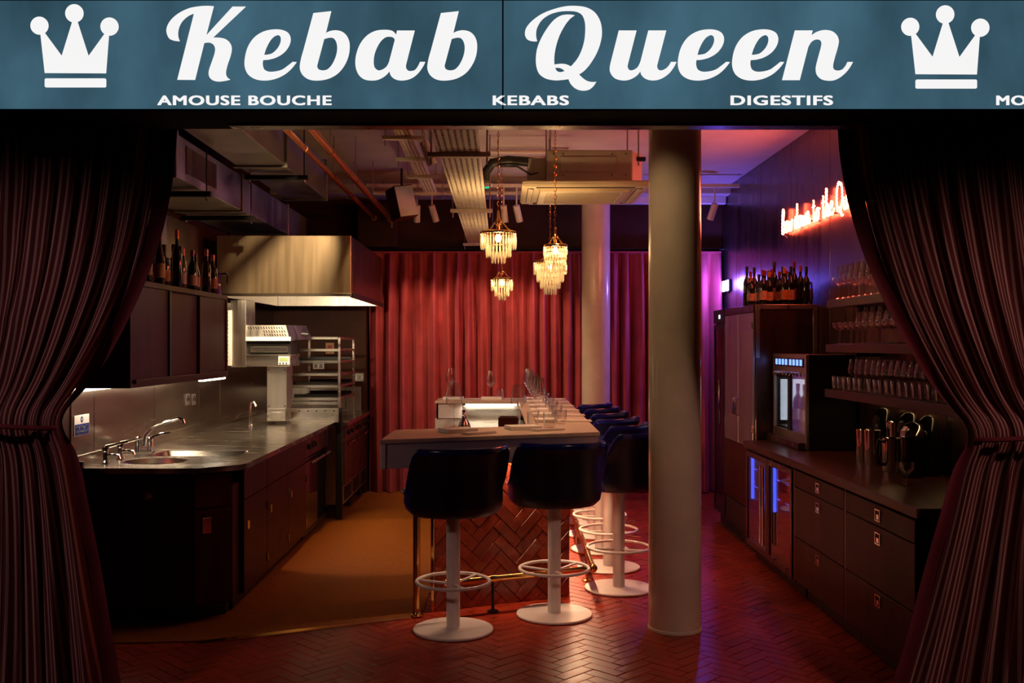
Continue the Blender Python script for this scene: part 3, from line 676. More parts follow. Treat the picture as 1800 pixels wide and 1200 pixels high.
# ================================================================== BAR STOOLS
def make_stool():
    t = thing('bar_stool', '', 'stool', (0,0,0))
    MB().lathe([(.001,0.0),(.222,0),(.225,.004),(.225,.010),(.221,.014),(.05,.017),(.001,.017)],n=48).build('base_disc', M['whitepaint'], t, smooth=True, local=True)
    MB().lathe([(.0385,.015),(.0385,.66)],n=24).build('post', M['whitepaint'], t, smooth=True, local=True)
    rg = MB(); rg.tube([(.205*math.cos(a*PI/24), .205*math.sin(a*PI/24), .275) for a in range(48)], .0095, 10, closed=True)
    ring = rg.build('foot_ring', M['whitepaint'], t, smooth=True, local=True)
    for k in range(3):
        a = 2*PI*k/3+0.5
        MB().tube([(.036*math.cos(a),.036*math.sin(a),.262),(.12*math.cos(a),.12*math.sin(a),.268),(.20*math.cos(a),.20*math.sin(a),.275)], .007, 8).build('spoke', M['whitepaint'], ring, smooth=True, local=True)
    MB().lathe([(.001,.655),(.20,.655),(.235,.668),(.255,.70),(.256,.73)],n=40).build('seat_pan', M['leatherdark'], t, smooth=True, local=True)
    MB().lathe([(.25,.715),(.252,.745),(.242,.775),(.20,.79),(.10,.797),(.001,.798)],n=40).build('seat_cushion', M['leather'], t, smooth=True, local=True)
    # barrel back: thick padded shell, arms swooping down at the front
    n = 60; prof_n = 12; sh = MB(); dk = MB(); rail_pts = []
    for i in range(n+1):
        th = R(-118+236*i/n); at = abs(math.degrees(th))
        s_ = max(0, min(1, (at-56)/32)); s_ = s_*s_*(3-2*s_)
        zt_ = 1.035*(1-s_)+0.80*s_ 
        fl = 0.030*(1-s_)
        ro = [(.238,.664),(.262,.69),(.270,.73),(.268,zt_-.10 if zt_>.9 else .76),(.272+fl,zt_-.03),(.278+fl,zt_-.008),(.268+fl,zt_+.006),(.248+fl*.8,zt_+.002),(.235+fl*.4,zt_-.02),(.222,zt_-.06),(.215,.78),(.215,.70)]
        for r, z in ro: sh.v.append((r*math.sin(th)*1.03, -r*math.cos(th), z))
        rail_pts.append((.252*math.sin(th)*1.05, -.252*math.cos(th), zt_))
    for i in range(n):
        for k in range(prof_n-1):
            a = i*prof_n+k; sh.f.append((a, a+1, a+prof_n+1, a+prof_n))
    sh.f.append(tuple(range(prof_n))); sh.f.append(tuple(n*prof_n+k for k in range(prof_n-1,-1,-1)))
    back = sh.build('backrest', M['leather'], t, smooth=True, local=True, angle=60)
    ob = MB(); n2 = 36                                             # black outer back panel
    for i in range(n2+1):
        th = R(-78+156*i/n2)
        at = abs(math.degrees(th)); s_ = max(0, min(1, (at-56)/32)); s_ = s_*s_*(3-2*s_); zt_ = 1.035*(1-s_)+0.80*s_; fl = .03*(1-s_)
        for r, z in ((.2385,.662),(.2645,.69),(.2725,.73),(.2705,max(.76,zt_-.10)),(.2745+fl,zt_-.03)): ob.v.append((r*math.sin(th)*1.03, -r*math.cos(th), z))
    for i in range(n2):
        for k in range(4):
            a = i*5+k; ob.f.append((a, a+1, a+6, a+5))
    ob.build('back_panel', M['leatherdark'], t, smooth=True, local=True, angle=60)
    for s_ in (-1,1):
        pp = MB(); pts = []
        for i in range(13):
            at = 58+i*5; th = R(at)*s_; q_ = max(0,min(1,(at-56)/32)); q_ = q_*q_*(3-2*q_); zt_ = 1.035*(1-q_)+.80*q_; fl = .03*(1-q_)
            pts.append(((.280+fl)*math.sin(th)*1.03, -(.280+fl)*math.cos(th), zt_-.012))
        pp.tube(pts, .005, 6); pp.build('piping', M['leather'], back, smooth=True, local=True)
    return t
st0 = make_stool()
fwd = math.atan2(.37,.93)
def place(i, x, y, rz, label):
    if i == 0:
        st0.location = (x,y,.002); st0.rotation_euler = (0,0,rz); st0['label'] = label; st0['group'] = 'blue bar stools'
    else: dup(st0, (x,y,.002), rz, label, 'blue bar stools')
place(0, -.266, 5.58, fwd+0.02, 'blue leather bar stool at the left of the bar front, nearest the kitchen')
place(1, .318, 5.90, fwd-0.10, 'blue leather bar stool at the bar front nearest its right corner')
ords = ['first', 'second', 'third', 'fourth', 'fifth', 'sixth']
for i, y in enumerate((6.53,7.15,7.77,8.39,9.01,9.63)):
    place(2+i, .775, y, R(52)+random.uniform(-.08,.08), 'blue leather bar stool, %s back in the row along the right side of the bar' % ords[i])

# ================================================================== TABLEWARE ON THE BAR
def wine_profile(h=0.27, r=0.05):
    return [(.001,.0015),(.036,.0015),(.037,.004),(.02,.008),(.0045,.016),(.0038,.06),(.0038,h*.40),(.007,h*.42),(r*.55,h*.47),(r*.95,h*.55),(r,h*.60),(r*.93,h*.72),(r*.72,h*.92),(r*.64,h),(r*.62,h),(r*.70,h*.92),(r*.90,h*.72),(r*.965,h*.60),(r*.90,h*.555),(r*.5,h*.48),(.001,h*.45)]
def make_wine(name, label, h, r, group):
    t = thing(name, label, 'glass', (0,0,0), group=group)
    pr = wine_profile(h, r)
    MB().lathe(pr[:5],n=20).build('foot', M['glass'], t, smooth=True, local=True, angle=60)
    MB().lathe(pr[4:8],n=10).build('stem', M['glass'], t, smooth=True, local=True, angle=60)
    MB().lathe(pr[7:],n=22).build('bowl', M['glass'], t, smooth=True, local=True, angle=60)
    return t
wg0 = make_wine('wine_glass', 'tall wine glass on the bar', 0.275, 0.052, 'wine glasses on the bar')
def make_tumbler():
    me = MB().lathe([(.001,.002),(.034,.002),(.036,.006),(.040,.095),(.0385,.095),(.034,.014),(.001,.012)],n=24)
    o = me.build('tumbler', M['glass'], None, smooth=True, angle=60); return tag(o, 'short clear tumbler on the bar', 'glass', 'tumblers on the bar')
tb0 = make_tumbler()
def bk():
    o = MB().box(-.10,.10,-.075,.075,0,.024).build('menu_book', M['paper'], None, bevel=.002); return tag(o, '', 'menu', 'white menu blocks on the bar')
bk0 = bk()
def nk():
    mb = MB()
    for k in range(3): mb.box(-.11+.004*k,.11-.002*k,-.035+.003*k,.035-.002*k,.0015+.004*k,.005+.004*k)
    o = mb.build('napkin', M['linen'], None, bevel=.0015); return tag(o, '', 'napkin', 'folded napkins on the bar')
nk0 = nk()
used = set()
def put(o, loc, rz, label):
    if o.name not in used: used.add(o.name); o.location = loc; o.rotation_euler = (0,0,rz); o['label'] = label; return o
    return dup(o, loc, rz, label)
T_ = 1.0705
put(wg0, (-.285,6.10,T_+.0245), 0, 'tall wine glass on the menu block at the left of the bar front')
put(bk0, (-.26,6.06,T_), fwd+.1, 'white menu block under the wine glass at the left of the bar front')
put(nk0, (-.13,5.93,T_), fwd+.3, 'folded napkin beside the left menu block on the bar front')
put(bk0, (.14,6.26,T_), fwd-.1, 'white menu block near the middle of the bar front')
put(wg0, (.115,6.42,T_), 0, 'tall wine glass behind the middle menu block of the bar front')
put(nk0, (.29,6.17,T_), fwd+.1, 'folded napkin under the tumbler near the bar corner')
put(tb0, (.305,6.22,T_+.0135), 0, 'short tumbler standing on a napkin near the bar corner')
put(tb0, (.21,6.46,T_), 0, 'short tumbler behind the middle menu block on the bar')
for i, y in enumerate((6.87,7.42,7.95,8.5,9.08,9.62)):
    nm = ords[i]
    put(nk0, (.52,y,T_), .0, 'folded napkin, %s along the right arm of the bar' % nm)
    put(bk0, (.31,y-.02,T_), PI/2, 'white menu block, %s along the right arm of the bar' % nm)
    put(wg0, (.265,y+.06,T_+.0245), 0, 'tall wine glass, %s along the right arm of the bar' % nm)
    put(tb0, (.405,y-.22 if i else y-.19,T_), 0, 'short tumbler, %s along the right arm of the bar' % nm)
put(bk0, (-.46,9.7,T_), 0, 'white menu block at the left end of the bar back'); put(nk0, (-.25,9.66,T_), 0.1, 'folded napkin at the left of the bar back')
put(wg0, (-.49,9.72,T_+.0245), 0, 'tall wine glass at the left end of the bar back')
put(bk0, (-.09,9.68,T_), 0, 'white menu block in the middle of the bar back'); put(wg0, (-.10,9.78,T_), 0, 'tall wine glass in the middle of the bar back')
put(tb0, (.0,9.78,T_), 0, 'short tumbler in the middle of the bar back'); put(nk0, (.13,9.66,T_), .15, 'folded napkin in the middle of the bar back')
# ================================================================== LEFT KITCHEN
# steel splashback panels
ysp = [5.66, 5.98, 7.02, 8.06, 8.66]
for a, b in zip(ysp, ysp[1:]):
    B('splash_panel', M['steelw'], wl, XL, XL+0.008, a+.003, b-.003, 0.90, 1.36, .0015)
B('splash_panel', M['steelw'], wl, XL, XL+0.008, 8.665, 10.7, 0.90, 1.98, .0015)
for i in range(3): B('splash_panel', M['galv'], wl, XL, XL+0.006, 5.66+.8*i, 5.655+.8*(i+1), 1.99, 2.55, .0015)
# worktop with two basins
HT = 0.90
wt = thing('steel_worktop', 'long scuffed steel kitchen worktop with round basin and chamfered front corner', 'worktop', (-1.95, 7.3, HT))
cut1 = [(-2.08+.19*math.cos(t*PI/18), 6.0+.17*math.sin(t*PI/18)) for t in range(36)]
def rrect(x0,x1,y0,y1,r):
    o = []
    for cx, cy, a0 in ((x1-r,y1-r,0),(x0+r,y1-r,90),(x0+r,y0+r,180),(x1-r,y0+r,270)):
        o += [(cx+r*math.cos(R(a0+k*18)), cy+r*math.sin(R(a0+k*18))) for k in range(6)]
    return o
cut2 = rrect(-2.22,-1.66,6.27,6.60,.03)
top = [(-2.44,5.645),(-1.72,5.645),(-1.52,5.83),(-1.50,5.90),(-1.50,9.04),(-2.44,9.04)]
filled([top, cut1, cut2], 0.032, lambda x,y,d: (x,y,HT-.016+d), 'top', M['steeltop'], wt)
MB().lathe([(.19,-.001),(.188,-.02),(.17,-.09),(.10,-.115),(.001,-.118)], (-2.08,6.0,HT), 36).build('round_basin', M['steeltop'], wt, smooth=True)
MB().lathe([(.001,-.113),(.03,-.113),(.033,-.116)], (-2.08,6.0,HT), 16).build('drain', M['chrome'], wt, smooth=True)
mb = MB(); r1_, r2_ = rrect(-2.22,-1.66,6.27,6.60,.03), rrect(-2.19,-1.69,6.30,6.57,.03); n = len(r1_)
mb.add([(x,y,HT-.002) for x,y in r1_]+[(x,y,HT-.09) for x,y in r2_], [(i,(i+1)%n,(i+1)%n+n,i+n) for i in range(n)]+[tuple(range(n,2*n))])
mb.build('drainer_tray', M['steeltop'], wt, fix=False)
B('upstand', M['steelw'], wt, -2.441, -2.42, 5.645, 8.9, HT, HT+.065)
B('end_upstand', M['black'], wt, -2.441, -2.36, 5.62, 5.645, HT-.06, HT+.04)
# taps
def lever_tap(label, x, y, s=1.0):
    t = thing('lever_tap', label, 'tap', (x,y,HT))
    MB().lathe([(.001,0.001),(.026,.001),(.026,.01),(.017,.02),(.017,.07*s),(.021,.075*s),(.021,.10*s),(.001,.104*s)], (x,y,HT), 18).build('body', M['chrome'], t, smooth=True)
    MB().tube([(x,y,HT+.05*s),(x+.05,y-.01,HT+.055*s),(x+.085,y-.015,HT+.05*s),(x+.09,y-.015,HT+.03*s)], .009, 10).build('spout', M['chrome'], t, smooth=True)
    MB().tube([(x,y,HT+.10*s),(x+.05,y+.02,HT+.112*s),(x+.12,y+.03,HT+.128*s)], [.010,.008,.006], 8).build('lever', M['chrome'], t, smooth=True)
lever_tap('nearer chrome lever tap behind the round basin', -2.33, 5.87)
lever_tap('farther chrome lever tap behind the round basin', -2.33, 6.10)
t = thing('mixer_tap', 'chrome mixer tap with a long raised spout over the drainer', 'tap', (-2.30,6.42,HT))
mb = MB(); mb.box(-2.36,-2.24,6.40,6.45,HT+.001,HT+.018); mb.build('base_plate', M['chrome'], t, bevel=.005, seg=2)
for dx in (-.04,.04): MB().lathe([(.02,.015),(.019,.06),(.024,.07),(.024,.10),(.012,.11),(.001,.11)], (-2.30+dx,6.425,HT), 16).build('valve', M['chrome'], t, smooth=True)
MB().tube([(-2.30,6.425,HT+.05),(-2.29,6.425,HT+.12),(-2.25,6.425,HT+.16),(-2.16,6.425,HT+.20),(-2.08,6.425,HT+.225),(-2.05,6.425,HT+.215),(-2.045,6.425,HT+.195)], [.014,.014,.013,.012,.012,.013,.013], 12).build('spout', M['chrome'], t, smooth=True)
MB().tube([(-2.26,6.425,HT+.10),(-2.20,6.46,HT+.125),(-2.15,6.48,HT+.13)], [.009,.007,.006], 8).build('lever', M['chrome'], t, smooth=True)
t = thing('prep_tap', 'dim chrome swan-neck tap standing before the dark back corner of the worktop', 'tap', (-2.15,8.55,HT))
MB().lathe([(.001,.001),(.025,.001),(.025,.01),(.015,.02),(.015,.09)], (-2.15,8.55,HT), 16).build('body', M['chrome'], t, smooth=True)
MB().tube([(-2.15,8.55,HT+.08),(-2.15,8.55,HT+.17),(-2.14,8.54,HT+.205),(-2.11,8.52,HT+.21),(-2.09,8.50,HT+.18)], .010, 10).build('spout', M['chrome'], t, smooth=True)

# base cabinets below the worktop
def latch(x, y, z, axis, par):
    """square recessed latch handle on a face; axis = outward normal 'x' (+x), 'X' (-x) or 'y' (-y)"""
    def bb(m, a0,a1, d0,d1, z0,z1, nm, parent, bv=.001):
        if axis == 'x': return MB().box(x+d0,x+d1,y+a0,y+a1,z+z0,z+z1).build(nm,m,parent,bevel=bv)
        if axis == 'X': return MB().box(x-d1,x-d0,y+a0,y+a1,z+z0,z+z1).build(nm,m,parent,bevel=bv)
        return MB().box(x+a0,x+a1,y-d1,y-d0,z+z0,z+z1).build(nm,m,parent,bevel=bv)
    h = bb(M['chrome'],-.026,.026,0,.004,-.026,.026,'handle',par)
    bb(M['black'],-.020,.020,.004,.0055,-.020,.020,'recess',h,0) if h.parent.parent is None else None
    mb = MB()
    return h
def cab_side(label, y0, y1, doors, z1=.866, drawer=True, name='base_cabinet'):
    X = -1.545
    t = thing(name, label, 'cabinet', (-1.98,(y0+y1)/2,0))
    B('body', M['wood'], t, -2.43, X-.02, y0+.001, y1-.001, .10, .775)
    B('plinth', M['black'], t, -2.43, X-.07, y0+.002, y1-.002, .009, .10)
    ztop = z1
    if drawer:
        B('drawer_front', M['wood'], t, X-.02, X, y0+.004, y1-.004, z1-.20, z1-.004); ztop = z1-.205
    w = (y1-y0)/doors
    for k in range(doors):
        d = B('door', M['wood'], t, X-.02, X, y0+w*k+.003, y0+w*(k+1)-.003, .105, ztop-.003)
        latch(X, y0+w*k+.10, ztop-.16, 'x', d)
        for zz in (.2, ztop-.12): MB().cyl((X+.004,y0+w*(k+1)-.004,zz-.025),(X+.004,y0+w*(k+1)-.004,zz+.025),.006,n=8).build('hinge', M['chrome'], d)
    return t
# end unit facing the walkway
t = thing('base_cabinet', 'dark wooden end cabinet facing the walkway under the round basin', 'cabinet', (-2.05,5.9,0))
MB().prism([(-2.43,5.69),(-1.75,5.69),(-1.575,5.85),(-1.575,5.99),(-2.43,5.99)], .10, .775).build('body', M['wood'], t, bevel=.002)
MB().prism([(-2.43,5.76),(-1.78,5.76),(-1.63,5.90),(-1.63,5.99),(-2.43,5.99)], .009, .10).build('plinth', M['black'], t)
d = B('door', M['wood'], t, -2.42, -2.16, 5.672, 5.69, .11, .855); d2 = B('door', M['wood'], t, -2.153, -1.765, 5.672, 5.69, .11, .855)
MB().lathe([(.001,0),(.013,0),(.016,.012),(.012,.02),(.001,.022)], (0,0,0), 14)
latch(-2.0, 5.672, .74, 'y', d2)
MB().sphere((-2.0,5.66,.74), .014, 12, 8).build('knob', M['chrome'], d2, smooth=True)
ch = MB(); ang_ = math.atan2(.16,.175); rot = Matrix.Rotation(ang_,3,'Z')
ch.obox((-1.668,5.762,.76), .225, .018, .19, rot); ch.build('drawer_front', M['wood'], t, bevel=.002)
ch = MB(); ch.obox((-1.668,5.762,.38), .225, .018, .54, rot); dd = ch.build('corner_door', M['wood'], t, bevel=.002)
ch = MB(); ch.obox((-1.690,5.728,.56), .055, .008, .09, rot); ch.build('handle', M['chrome'], dd, bevel=.002)
cab_side('dark wooden single-door cabinet next to the chamfered worktop corner', 5.995, 6.59, 1)
cab_side('dark wooden two-door cabinet with a steel rail in the middle of the kitchen run', 6.592, 7.90, 2)
# steel rail strip above the two-door unit handled as part of an under-counter oven beside it
ov = thing('undercounter_oven', 'black under-counter oven with control knobs below the steel worktop', 'oven', (-1.98,8.42,0))
B('body', M['black'], ov, -2.43, -1.57, 7.905, 8.95, .06, .866)
B('control_panel', M['darksteel'], ov, -1.57, -1.55, 7.92, 8.94, .70, .86)
od = B('door', M['blackglass'], ov, -1.57, -1.552, 7.93, 8.93, .12, .69)
MB().cyl((-1.52,8.0,.65),(-1.52,8.86,.65),.010,n=10).build('handle', M['steel'], od, smooth=True)
for y in (8.02,8.14,8.26): MB().cyl((-1.551,y,.78),(-1.525,y,.78),.024,.020,n=16).build('knob', M['black'], ov, smooth=True)
B('plinth', M['black'], ov, -2.43, -1.62, 7.91, 8.94, .009, .06)

# cooking range beyond the worktop
rg = thing('cooking_range', 'steel cooking range on castors at the far end of the kitchen', 'range', (-1.9,9.95,0))
B('top', M['steeltop'], rg, -2.43, -1.39, 9.08, 10.70, .86, .90)
B('body', M['steelv'], rg, -2.42, -1.44, 9.09, 10.68, .14, .858)
for y0, y1, red in ((9.10,9.62,0),(9.64,10.15,1),(10.17,10.66,2)):
    B('knob_panel', M['darksteel'], rg, -1.44, -1.42, y0, y1, .74, .85)
    d = B('door', M['darksteel'], rg, -1.44, -1.425, y0, y1, .32, .72)
    MB().cyl((-1.40,y0+.04,.69),(-1.40,y1-.04,.69),.010,n=8).build('handle', M['chrome'], d, smooth=True)
    for k in range(2): MB().cyl((-1.421,y0+.15+.2*k,.79),(-1.395,y0+.15+.2*k,.79),.020,n=12).build('knob', M['black'], rg, smooth=True)
    for k in range(6): B('louvre', M['black'], rg, -1.44, -1.428, y0+.06, y1-.06, .17+.022*k, .182+.022*k, .001)
for y in (9.16,9.9,10.6):
    mb = MB(); mb.cyl((-1.52,y,.064),(-1.49,y,.064),.055,n=20); mb.build('castor', M['rubber'], rg, smooth=True)
B('corner_post', M['black'], rg, -1.50, -1.44, 9.045, 9.08, .02, 1.03)
B('rear_splash', M['steelv'], rg, -2.42, -1.5, 10.69, 10.715, .86, 1.15)

# salamander grill on its post
g = thing('salamander_grill', 'steel salamander grill with slotted hood and small digital display on a post', 'grill', (-2.1,9.0,HT))
yg = 8.72
def px(a, b, y=yg): return P(a,b,y)
def slab(name, m, par, pa, pb, y0, y1, bevel=.003, yy=None):
    y_ = yy or y0; a = P(pa[0],pa[1],y_); b = P(pb[0],pb[1],y_)
    return MB().box(a.x,b.x,y0,y1,b.z,a.z).build(name, m, par, bevel=bevel)
slab('bracket_column', M['steelv'], g, (405,527), (432,645), yg-.03, yg+.3)
slab('slotted_rail', M['whitepaint'], g, (400,545), (407,643), yg-.05, yg-.03)
for k in range(13):
    z_ = P(0,550+k*7,yg).z; x_ = P(402,0,yg).x
    MB().box(x_-.008,x_+.008,yg-.052,yg-.05,z_-.006,z_+.006).build('slot', M['black'], bpy.data.objects['slotted_rail'] if False else g)
slab('lower_arm', M['steel'], g, (407,623), (511,644), yg-.02, yg+.38, .006)
disp = slab('display_bezel', M['whitepaint'], g, (489,626), (509,641), yg-.027, yg-.02, .002)
slab('screen', M['lcd'], disp, (491,628), (507,634.5), yg-.029, yg-.027, 0)
for k in range(3):
    p = P(493.5+k*5.5,638,yg); MB().cyl((p.x,yg-.027,p.z),(p.x,yg-.030,p.z),.007,n=10).build('button', M['signblue'], disp)
slab('grill_cavity', M['black'], g, (432,600), (511,623), yg+.02, yg+.38)
slab('tray', M['steel'], g, (440,609), (505,619), yg-.01, yg+.38, .004)
# sloping slotted hood
a = P(431,571,yg); b = P(510,599,yg); hw = b.x-a.x; hh = a.z-b.z
mb = MB(); X0, X1, Z0, Z1 = a.x, b.x, b.z, a.z
mb.add([(X0,yg-.02,Z0),(X1,yg-.02,Z0),(X1+.12,yg+.38,Z0+.02),(X0,yg+.38,Z0+.02),(X0,yg-.0,Z1),(X1-.04,yg-.0,Z1),(X1+.07,yg+.38,Z1),(X0,yg+.38,Z1)],
       [(0,3,2,1),(4,5,6,7),(0,1,5,4),(1,2,6,5),(2,3,7,6),(3,0,4,7)])
hood = mb.build('hood_cover', M['steelv'], g, bevel=.003)
for r_ in range(3):
    for k in range(14 if r_ == 0 else 9):
        xx = X0+.03+.0225*k+(0 if r_==0 else .13)+.008*r_; zz = Z1-.025-.032*r_
        yy = yg-.02+.02*(zz-Z0)/(Z1-Z0)-.001
        if xx > X1-.03: continue
        MB().obox((xx,yy,zz), .007, .004, .024, Matrix.Rotation(R(-28),3,'Y')).build('vent_slot', M['black'], hood)
slab('lip', M['whitepaint'], g, (431,592), (511,599), yg-.028, yg-.018, .001)
MB().cyl(P(530,587,yg), P(542,588,yg), .016, n=12).build('handle_grip', M['black'], g, smooth=True)
slab('post', M['steelv'], g, (469,644), (504,718), yg+.02, yg+.22)
slab('foot_box', M['steel'], g, (469,718), (502,740), yg+.0, yg+.24)
slab('hatch', M['steelv'], g, (476,724), (496,738), yg-.004, yg+.0, .002)
for p in ((472,650),(472,714),(500,650),(500,714)):
    q_ = P(*p,yg); MB().cyl((q_.x,yg+.02,q_.z),(q_.x,yg+.016,q_.z),.006,n=8).build('screw', M['black'], g)
# low steel riser with bolts in front of the rack
rs = thing('steel_riser', 'low steel riser plate with a row of bolts below the tray rack', 'riser', (-1.72,9.0,HT))
a = P(503,718,8.98); b = P(595,740,8.98)
MB().box(a.x,b.x,8.98,9.03,HT+.001,a.z).build('plate', M['steel'], rs, bevel=.002)
for k in range(6):
    xx = a.x+.04+(b.x-a.x-.08)*k/5; MB().cyl((xx,8.98,a.z-.02),(xx,8.972,a.z-.02),.007,n=8).build('bolt', M['black'], rs)
# tray rack
rk = thing('tray_rack', 'open steel tray rack with seven rails standing on the cooking range', 'rack', (-1.7,9.6,HT))
xa, xb, ya, yb = -1.93, -1.485, 9.17, 10.05
for x in (xa,xb):
    for y in (ya,yb): B('upright', M['steel'], rk, x-.012, x+.012, y-.012, y+.012, .901, 1.665, .003)
for zpx in (594,615,636,658,679,701,709):
    z_ = P(0,zpx,ya).z
    B('rail', M['steel'], rk, xa+.012, xb-.012, ya-.010, ya+.010, z_-.013, z_+.013, .003)
    if zpx < 705:
        B('side_rail', M['steel'], rk, xb-.008, xb+.008, ya+.012, yb-.012, z_-.010, z_+.010, .003)
        B('side_rail', M['steel'], rk, xa-.008, xa+.008, ya+.012, yb-.012, z_-.010, z_+.010, .003)
        B('rail', M['steel'], rk, xa+.012, xb-.012, yb-.008, yb+.008, z_-.010, z_+.010, .003)
for i, (zz, lab) in enumerate(((679,'blackened baking tray on the lower rails of the tray rack'),(701,'blackened baking tray on the lowest rails of the tray rack'),(636,'blackened baking tray on the middle rails of the tray rack'))):
    z_ = P(0,zz,ya).z+.0105; t = thing('baking_tray', lab, 'tray', (-1.7,9.6,z_), group='baking trays in the rack')
    B('bottom', M['black'], t, xa+.012, xb-.012, ya+.07, yb-.05, z_, z_+.006)
    for y in (ya+.07,yb-.06): B('rim', M['black'], t, xa+.012, xb-.012, y, y+.01, z_+.006, z_+.03)
# plaques and sockets on the dark kitchen back wall
def plate(name, label, cat, c, w, h, axis, m, extras, text_=None):
    t = thing(name, label, cat, c)
    def bb(n_, m_, a0,a1,d0,d1,z0,z1,par=t):
        if axis == 'x': return MB().box(c[0]+d0,c[0]+d1,c[1]+a0,c[1]+a1,c[2]+z0,c[2]+z1).build(n_,m_,par,bevel=.0012)
        return MB().box(c[0]+a0,c[0]+a1,c[1]-d1,c[1]-d0,c[2]+z0,c[2]+z1).build(n_,m_,par,bevel=.0012)
    f = bb('faceplate', m, -w/2,w/2,0.0005,.008,-h/2,h/2)
    for (a0,a1,z0,z1,mm,nm) in extras: bb(nm, mm, a0,a1,.008,.011,z0,z1)
    return t
yk = 10.715
pl = P(580,612,yk)
plate('notice_plaque','small pale notice plaque on the dark kitchen back wall behind the tray rack','plaque',(pl.x,yk,pl.z),.09,.12,'y',M['labelcream'],[(-.025,.025,-.02,.03,M['foilred'],'printed_square')])
pl = P(560,643,yk)
plate('wall_socket','white double wall socket low on the kitchen back wall behind the rack','socket',(pl.x,yk,pl.z),.12,.07,'y',M['whitepaint'],[(-.045,-.01,-.02,.02,M['plastic'],'outlet'),(.01,.045,-.02,.02,M['plastic'],'outlet')])
pl = P(642,663,yk)
plate('switch_plate','steel switch plate on the kitchen back wall beside the red curtain','switch',(min(pl.x,-1.52),yk,pl.z),.09,.09,'y',M['steel'],[(-.02,.02,-.02,.02,M['plastic'],'rocker')])
# steel sockets on the splashback
for label, pxx in (('nearer steel socket plate on the splashback under the wall cabinet',327),('farther steel socket plate on the splashback under the wall cabinet',338)):
    y = -XL*1750/(880-pxx); z = 1.6-(702-606)*y/1750
    plate('wall_socket',label,'socket',(XL+.008,y,z),.085,.085,'x',M['steelv'],[(-.03,-.012,-.01,.015,M['black'],'pin_hole'),(.012,.03,-.01,.015,M['black'],'pin_hole'),(-.006,.006,.015,.032,M['black'],'pin_hole')])
# hand-wash sign
ysn = -XL*1750/(880-140); zsn = 1.6-(747-606)*ysn/1750
sg = thing('hand_wash_sign', 'small white and blue hand wash notice on the steel splashback', 'sign', (XL+.008,ysn,zsn))
B('backing', M['paper'], sg, XL+.0085, XL+.0125, ysn-.10, ysn+.105, zsn-.06, zsn+.06, .001)
B('blue_field', M['signblue'], sg, XL+.0125, XL+.0135, ysn-.095, ysn+.10, zsn-.055, zsn+.008, 0)
MB().cyl((XL+.0125,ysn,zsn+.034),(XL+.0137,ysn,zsn+.034),.017,n=20).build('emblem', M['signblue'], sg)
def sgw(x, y, d): return (XL+.0142+d, -x, y)
text('This sink is for', (-ysn-.085,-ysn+.085,zsn-.021,zsn+.002), .0006, sgw, 'lettering', M['paper'], sg, bold=.01)
text('hand wash only', (-ysn-.085,-ysn+.085,zsn-.050,zsn-.027), .0006, sgw, 'lettering', M['paper'], sg, bold=.01)
MB().cyl((XL+.0137,ysn,zsn+.034),(XL+.0143,ysn,zsn+.034),.007,n=12).build('emblem_mark', M['paper'], sg)

# wall cabinet with sliding doors
wc = thing('wall_cabinet', 'dark wooden wall cabinet with sliding doors above the steel splashback', 'cabinet', (-2.27,6.65,1.353))
X = -2.10
B('bottom_board', M['wood'], wc, XL+.001, X, 5.645, 7.656, 1.353, 1.385); B('top_board', M['wood'], wc, XL+.001, X, 5.645, 7.656, 1.945, 1.979)
B('end_panel', M['wood'], wc, XL+.001, X, 5.645, 5.67, 1.385, 1.945); B('end_panel', M['wood'], wc, XL+.001, X, 7.63, 7.656, 1.385, 1.945)
B('back_board', M['wood'], wc, XL+.001, XL+.012, 5.67, 7.63, 1.385, 1.945)
B('sliding_door', M['wood'], wc, X-.022, X-.008, 5.672, 6.36, 1.388, 1.943); B('sliding_door', M['wood'], wc, X-.042, X-.028, 6.30, 7.02, 1.388, 1.943); B('sliding_door', M['wood'], wc, X-.022, X-.008, 6.98, 7.628, 1.388, 1.943)
B('stile', M['black'], wc, X-.006, X+.004, 6.31, 6.35, 1.388, 1.943); B('lower_lip', M['wood'], wc, X-.004, X+.014, 5.70, 7.62, 1.375, 1.40)
ls = thing('led_light_bar', 'glowing white light bar under the wall cabinet over the basin', 'light', (-2.36,6.4,1.34))
B('bar', M['led'], ls, -2.40, -2.36, 5.68, 6.10, 1.336, 1.351, .002); B('bar', M['led'], ls, -2.14, -2.11, 7.05, 7.64, 1.340, 1.352, .002)
B('holder', M['whitepaint'], ls, -2.402, -2.358, 6.10, 7.0, 1.342, 1.3525, .001)
area('undercabinet_led', (-2.37,6.55,1.332), .03, 1.8, 5, (1,0.80,0.56))
# bottles on the wall cabinet
def bottle(name, label, cat, loc, h, r, glass, lab, cap, group=None, shape=0, neck=0.32):
    t = thing(name, label, cat, loc, group=group)
    rn = r*.34
    if shape == 0: pr = [(.001,0.001),(r*.92,.001),(r,.008),(r,h*.56),(r*.8,h*.66),(rn*1.1,h*.74),(rn,h*.78),(rn,h*.93)]
    elif shape == 1: pr = [(.001,0.001),(r*.92,.001),(r,.008),(r,h*.42),(r*.78,h*.58),(rn*1.2,h*.72),(rn,h*.80),(rn,h*.94)]
    else: pr = [(.001,0.001),(r*.92,.001),(r,.008),(r,h*.62),(r*.9,h*.68),(rn*1.2,h*.71),(rn,h*.74),(rn,h*.92)]
    x,y,z = loc
    MB().lathe(pr, loc, 16).build('glass_body', glass, t, smooth=True, angle=50)
    MB().lathe([(rn*1.22,h*.84),(rn*1.25,h*.995),(rn*1.1,h),(.001,h)], loc, 12).build('cap', cap, t, smooth=True)
    if lab: MB().lathe([(r+.0012,h*.14),(r+.0012,h*.40)], loc, 16).build('label_band', lab, t, smooth=True)
    return t
rnd = random.Random(4)
